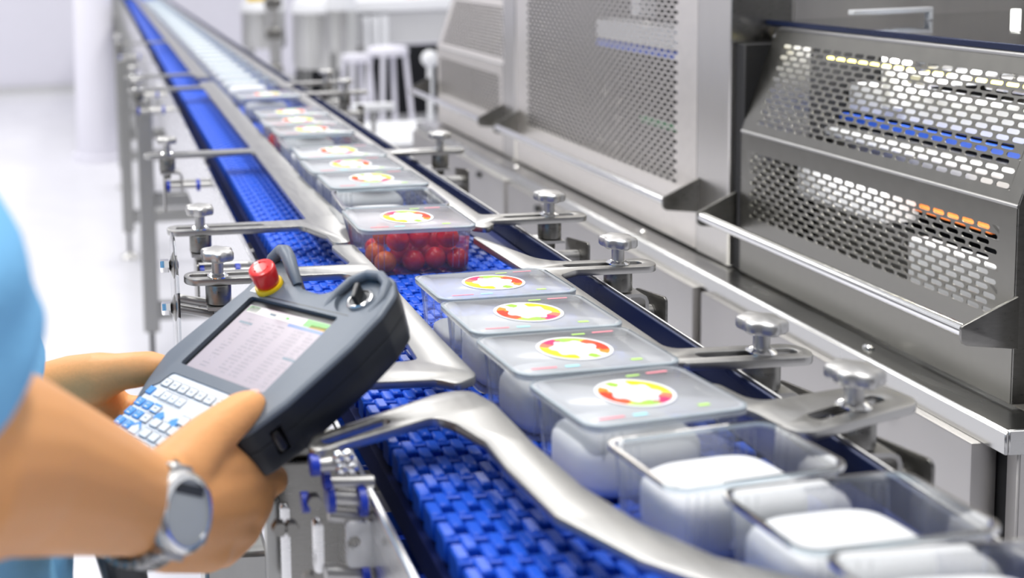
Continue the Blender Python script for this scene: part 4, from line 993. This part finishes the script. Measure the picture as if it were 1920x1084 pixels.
finger(J(472, 935, .636, .0142), J(478, 945, .652, .0112), (PW(60, -98, -60), .0092), (PW(36, -96, -57), .0076))
finger(J(448, 985, .628, .0140), J(450, 990, .645, .0108), (PW(56, -114, -62), .0088), (PW(34, -112, -57), .0074))
finger(J(412, 1024, .612, .0130), J(410, 1026, .628, .0098), (PW(52, -130, -62), .0078), (PW(36, -128, -57), .0064))
limb(b, [J(470, 895, .638, .0142), J(472, 935, .636, .0142), J(448, 985, .628, .0140), J(412, 1024, .612, .0130)])
limb(b, [J(405, 905, .605, .0175), J(400, 960, .602, .0180), J(385, 1012, .598, .0165)])
limb(b, [J(355, 925, .585, .0195), J(350, 1000, .582, .0190)])
# left arm and hand
LW = J(82, 742, .798, .0245)
limb(b, [(V3((-.17, .78, 1.33)), .055), (V3((-.20, .83, 1.20)), .047), (V3((-.225, .86, 1.05)), .042), (V3((-.13, .835, .975)), .033), J(50, 738, .810, .0250), LW])
limb(b, [LW, J(140, 722, .785, .0225), J(190, 706, .768, .0180), J(225, 697, .760, .0135), J(258, 693, .755, .0128), J(284, 690, .7525, .0122), J(302, 688, .751, .0096)])
def lfinger(mcp, *rest): limb(b, [LW, mcp]); limb(b, [mcp, *rest])
lfinger(J(226, 772, .792, .0125), (PW(-84, -52, -52), .0098), (PW(-62, -46, -57), .0086), (PW(-42, -44, -57), .0074))
lfinger(J(206, 796, .790, .0125), (PW(-84, -74, -54), .0100), (PW(-60, -68, -58), .0088), (PW(-38, -64, -57), .0076))
lfinger(J(178, 812, .790, .0122), (PW(-82, -94, -56), .0096), (PW(-60, -88, -59), .0084), (PW(-40, -84, -57), .0072))
lfinger(J(150, 815, .792, .0115), (PW(-80, -112, -58), .0086), (PW(-62, -106, -59), .0076), (PW(-46, -102, -57), .0066))
limb(b, [J(226, 772, .792, .0125), J(206, 796, .790, .0125), J(178, 812, .790, .0122), J(150, 815, .792, .0115)])
limb(b, [J(140, 745, .792, .0235), J(190, 750, .785, .0190), J(215, 765, .785, .0150)]); limb(b, [J(135, 775, .797, .0190), J(190, 788, .790, .0165)])
# trunk, neck, head
limb(b, [(V3((-.195, .60, 1.30)), .045), (V3((-.165, .60, 1.40)), .048), (V3((-.150, .605, 1.47)), .048)])
limb(b, [(V3((-.155, .42, 1.33)), .055), (V3((-.178, .60, 1.335)), .052), (V3((-.17, .78, 1.33)), .055)])
for y in (.535, .665): limb(b, [(V3((-.196, y, 1.25)), .060), (V3((-.200, y, 1.10)), .072), (V3((-.180, y, .96)), .078), (V3((-.165, y, .86)), .082)])
for y in (.53, .68): limb(b, [(V3((-.17, y, .84)), .080), (V3((-.165, y, .46)), .052), (V3((-.185, y, .10)), .036), (V3((-.15, y, .05)), .030)])
HC = V3((-.135, .605, 1.555))
bmesh.ops.create_uvsphere(b, u_segments=28, v_segments=18, radius=1, matrix=Matrix.Translation(HC + V3((-.012, 0, .02))) @ Matrix.Diagonal((.092, .074, .095, 1)))
bmesh.ops.create_uvsphere(b, u_segments=24, v_segments=14, radius=1, matrix=Matrix.Translation(HC + V3((.018, 0, -.045))) @ Matrix.Diagonal((.062, .056, .066, 1)))
limb(b, [(HC + V3((.078, 0, .012)), .010), (HC + V3((.098, 0, -.022)), .013)])
for s in (-1, 1):
    limb(b, [(HC + V3((-.008, s * .074, .010)), .011), (HC + V3((-.004, s * .078, -.020)), .008)])
limb(b, [(HC + V3((.074, -.018, -.060)), .007), (HC + V3((.078, .018, -.060)), .007)])
body = fuse(b, .0024, 5)
per = solo('person', body, 'skin', 'person in a light blue shirt holding the control pendant in both hands', 'person', per_loc, ang=180)
WM[per] = Matrix.Translation(per_loc)
# clothing
b = nb()
limb(b, [(V3((-.155, .425, 1.335)), .063), (V3((-.122, .405, 1.215)), .060), (V3((-.0845, .391, 1.106)), .0590)])
limb(b, [(V3((-.17, .78, 1.335)), .063), (V3((-.198, .825, 1.215)), .058), (V3((-.217, .85, 1.11)), .056)])
limb(b, [(V3((-.155, .425, 1.335)), .063), (V3((-.165, .60, 1.345)), .074), (V3((-.17, .78, 1.335)), .063)])
for y in (.53, .67): limb(b, [(V3((-.188, y, 1.27)), .088), (V3((-.194, y, 1.20)), .092), (V3((-.198, y, 1.10)), .097), (V3((-.158, y, .98)), .112), (V3((-.142, y, .86)), .118)])
limb(b, [(V3((-.165, .60, 1.36)), .070), (V3((-.160, .60, 1.408)), .056)])
sh = fuse(b, .006, 8)
for v in sh.verts:
    v.co.z += .0025 * sin(v.co.x * 70 + v.co.y * 55); v.co.x += .003 * sin(v.co.z * 60 + v.co.y * 24) + .002 * sin(v.co.z * 130 - v.co.y * 40)
obj('shirt', sh, 'shirt', per, ang=180)
b = nb()
for y in (.53, .68): limb(b, [(V3((-.170, y, .86)), .092), (V3((-.165, y, .46)), .066), (V3((-.185, y, .075)), .055)])
obj('trousers', fuse(b, .008, 5), 'trouser', per, ang=180)
for y in (.53, .68):
    b = nb(); limb(b, [(V3((-.195, y, .040)), .040), (V3((-.09, y, .034)), .034), (V3((-.05, y, .030)), .030)])
    for v in b.verts: v.co.z = max(v.co.z, .001)
    obj('shoe', fuse(b, .006, 3), 'shoe', per, ang=180)
b = nb(); bmesh.ops.create_uvsphere(b, u_segments=32, v_segments=20, radius=1, matrix=Matrix.Translation(HC + V3((-.020, 0, .030))) @ Matrix.Diagonal((.097, .081, .098, 1)))
bmesh.ops.delete(b, geom=[v for v in b.verts if v.co.z < HC.z - .02 or (v.co.x > HC.x + .035 and v.co.z < HC.z + .085)], context='VERTS'); obj('hair', b, 'hair', per, ang=180)
for s in (-1, 1):
    b = nb(); bmesh.ops.create_uvsphere(b, u_segments=14, v_segments=10, radius=.0105, matrix=Matrix.Translation(HC + V3((.0605, s * .030, .010)))); e = obj('eye', b, 'eye', per)
    b = nb(); bmesh.ops.create_uvsphere(b, u_segments=12, v_segments=8, radius=.0052, matrix=Matrix.Translation(HC + V3((.0672, s * .030, .008)))); obj('iris', b, 'iris', e)
# right thumb nail
p0 = at(477, 755, .633); p1 = at(458, 769, .626); td = (p0 - p1).normalized(); nn = (PR @ V3((0, 0, 1))); nn = (nn - td * nn.dot(td)).normalized(); sd = td.cross(nn)
b = nb(); bmesh.ops.create_uvsphere(b, u_segments=16, v_segments=10, radius=1, matrix=Matrix.Translation(p0 - td * .001 + nn * .0052) @ rot_from(td, sd, nn).to_4x4() @ Matrix.Diagonal((.0068, .0056, .0026, 1))); obj('thumb_nail', b, 'nail', per, ang=180)

# ------------------------------------------------------------------ wrist watch
fd = (at(335, 958, .575) - at(250, 938, .54)).normalized()
wc = at(262, 951, .545); cdir = (V3((0, 0, 1.25)) - wc); wn = (cdir - fd * cdir.dot(fd)).normalized()
wn = (Matrix.Rotation(radians(-4), 3, fd) @ wn)
ta = wn.cross(fd); fd = Matrix.Rotation(radians(-15), 3, ta) @ fd; wn = fd.cross(ta) * (1 if fd.cross(ta).dot(wn) > 0 else -1)
wr = rot_from(fd, wn.cross(fd), wn)
wt = thing('wrist_watch', 'steel sports watch with round grey display on the right wrist', 'watch', wc, None, wr)
def Wp(name, bm, m, par=None, **k): return obj(name, bm, m, par or wt, local=True, **k)
R0 = .0262
b = nb(); lathe(b, [(.0185, R0 - .001), (.0205, R0 + .001), (.0205, R0 + .006), (.0190, R0 + .0085), (.0165, R0 + .0092), (.0160, R0 + .0080), (.0155, R0 + .0080)], (0, 0, 0), n=48); cs = Wp('case', b, 'satin')
b = nb(); lathe(b, [(.0192, R0 + .0070), (.0192, R0 + .0088), (.0178, R0 + .0098), (.0160, R0 + .0098), (.0157, R0 + .0082)], (0, 0, 0), n=48); Wp('bezel', b, 'chrome', cs)
b = nb(); lathe(b, [(.0158, R0 + .0078), (.0158, R0 + .0086), (.001, R0 + .0088)], (0, 0, 0), n=40); Wp('display', b, 'lcd', cs, label='pale grey watch display')
b = nb(); box(b, -.0105, .0105, .0085, .0135, R0 + .0086, R0 + .0090, .0001); Wp('display_band', b, 'glassdark', cs)
for (a_, m_) in ((.5, 'dark'), (-.5, 'dark'), (pi - .5, 'dark'), (pi + .5, 'dark')):
    b = nb(); box(b, -.0022, .0022, -.0028, .0028, -.0018, .0018, .0006); b.transform(Matrix.Translation((.0215 * cos(a_), .0215 * sin(a_), R0 + .0035)) @ Matrix.Rotation(a_, 4, 'Z')); Wp('push_button', b, m_, cs)
for k in range(21):
    a_ = radians(40 + k * 14); rx = .0282; q = V3((0, sin(a_) * rx, cos(a_) * rx))
    if cos(a_) > .72: continue
    hw = .0098 if k in (0, 20) else .0088
    b = nb(); box(b, -hw, hw, -.0031, .0031, -.0016, .0016, .0006); b.transform(Matrix.Translation(q) @ Matrix.Rotation(-a_, 4, 'X')); lkk = Wp('band_link', b, 'satin')
    for s in (-1, 1):
        b = nb(); box(b, s * .0062 - .0022, s * .0062 + .0022, -.0030, .0030, .0014, .0021, .0003); b.transform(Matrix.Translation(q) @ Matrix.Rotation(-a_, 4, 'X')); Wp('link_plate', b, 'dark', lkk)
for s in (-1, 1):
    b = nb(); box(b, -.0085, .0085, s * .0195 - .0035, s * .0195 + .0035, R0 - .006, R0 + .003, .0015); Wp('lug', b, 'satin', cs)
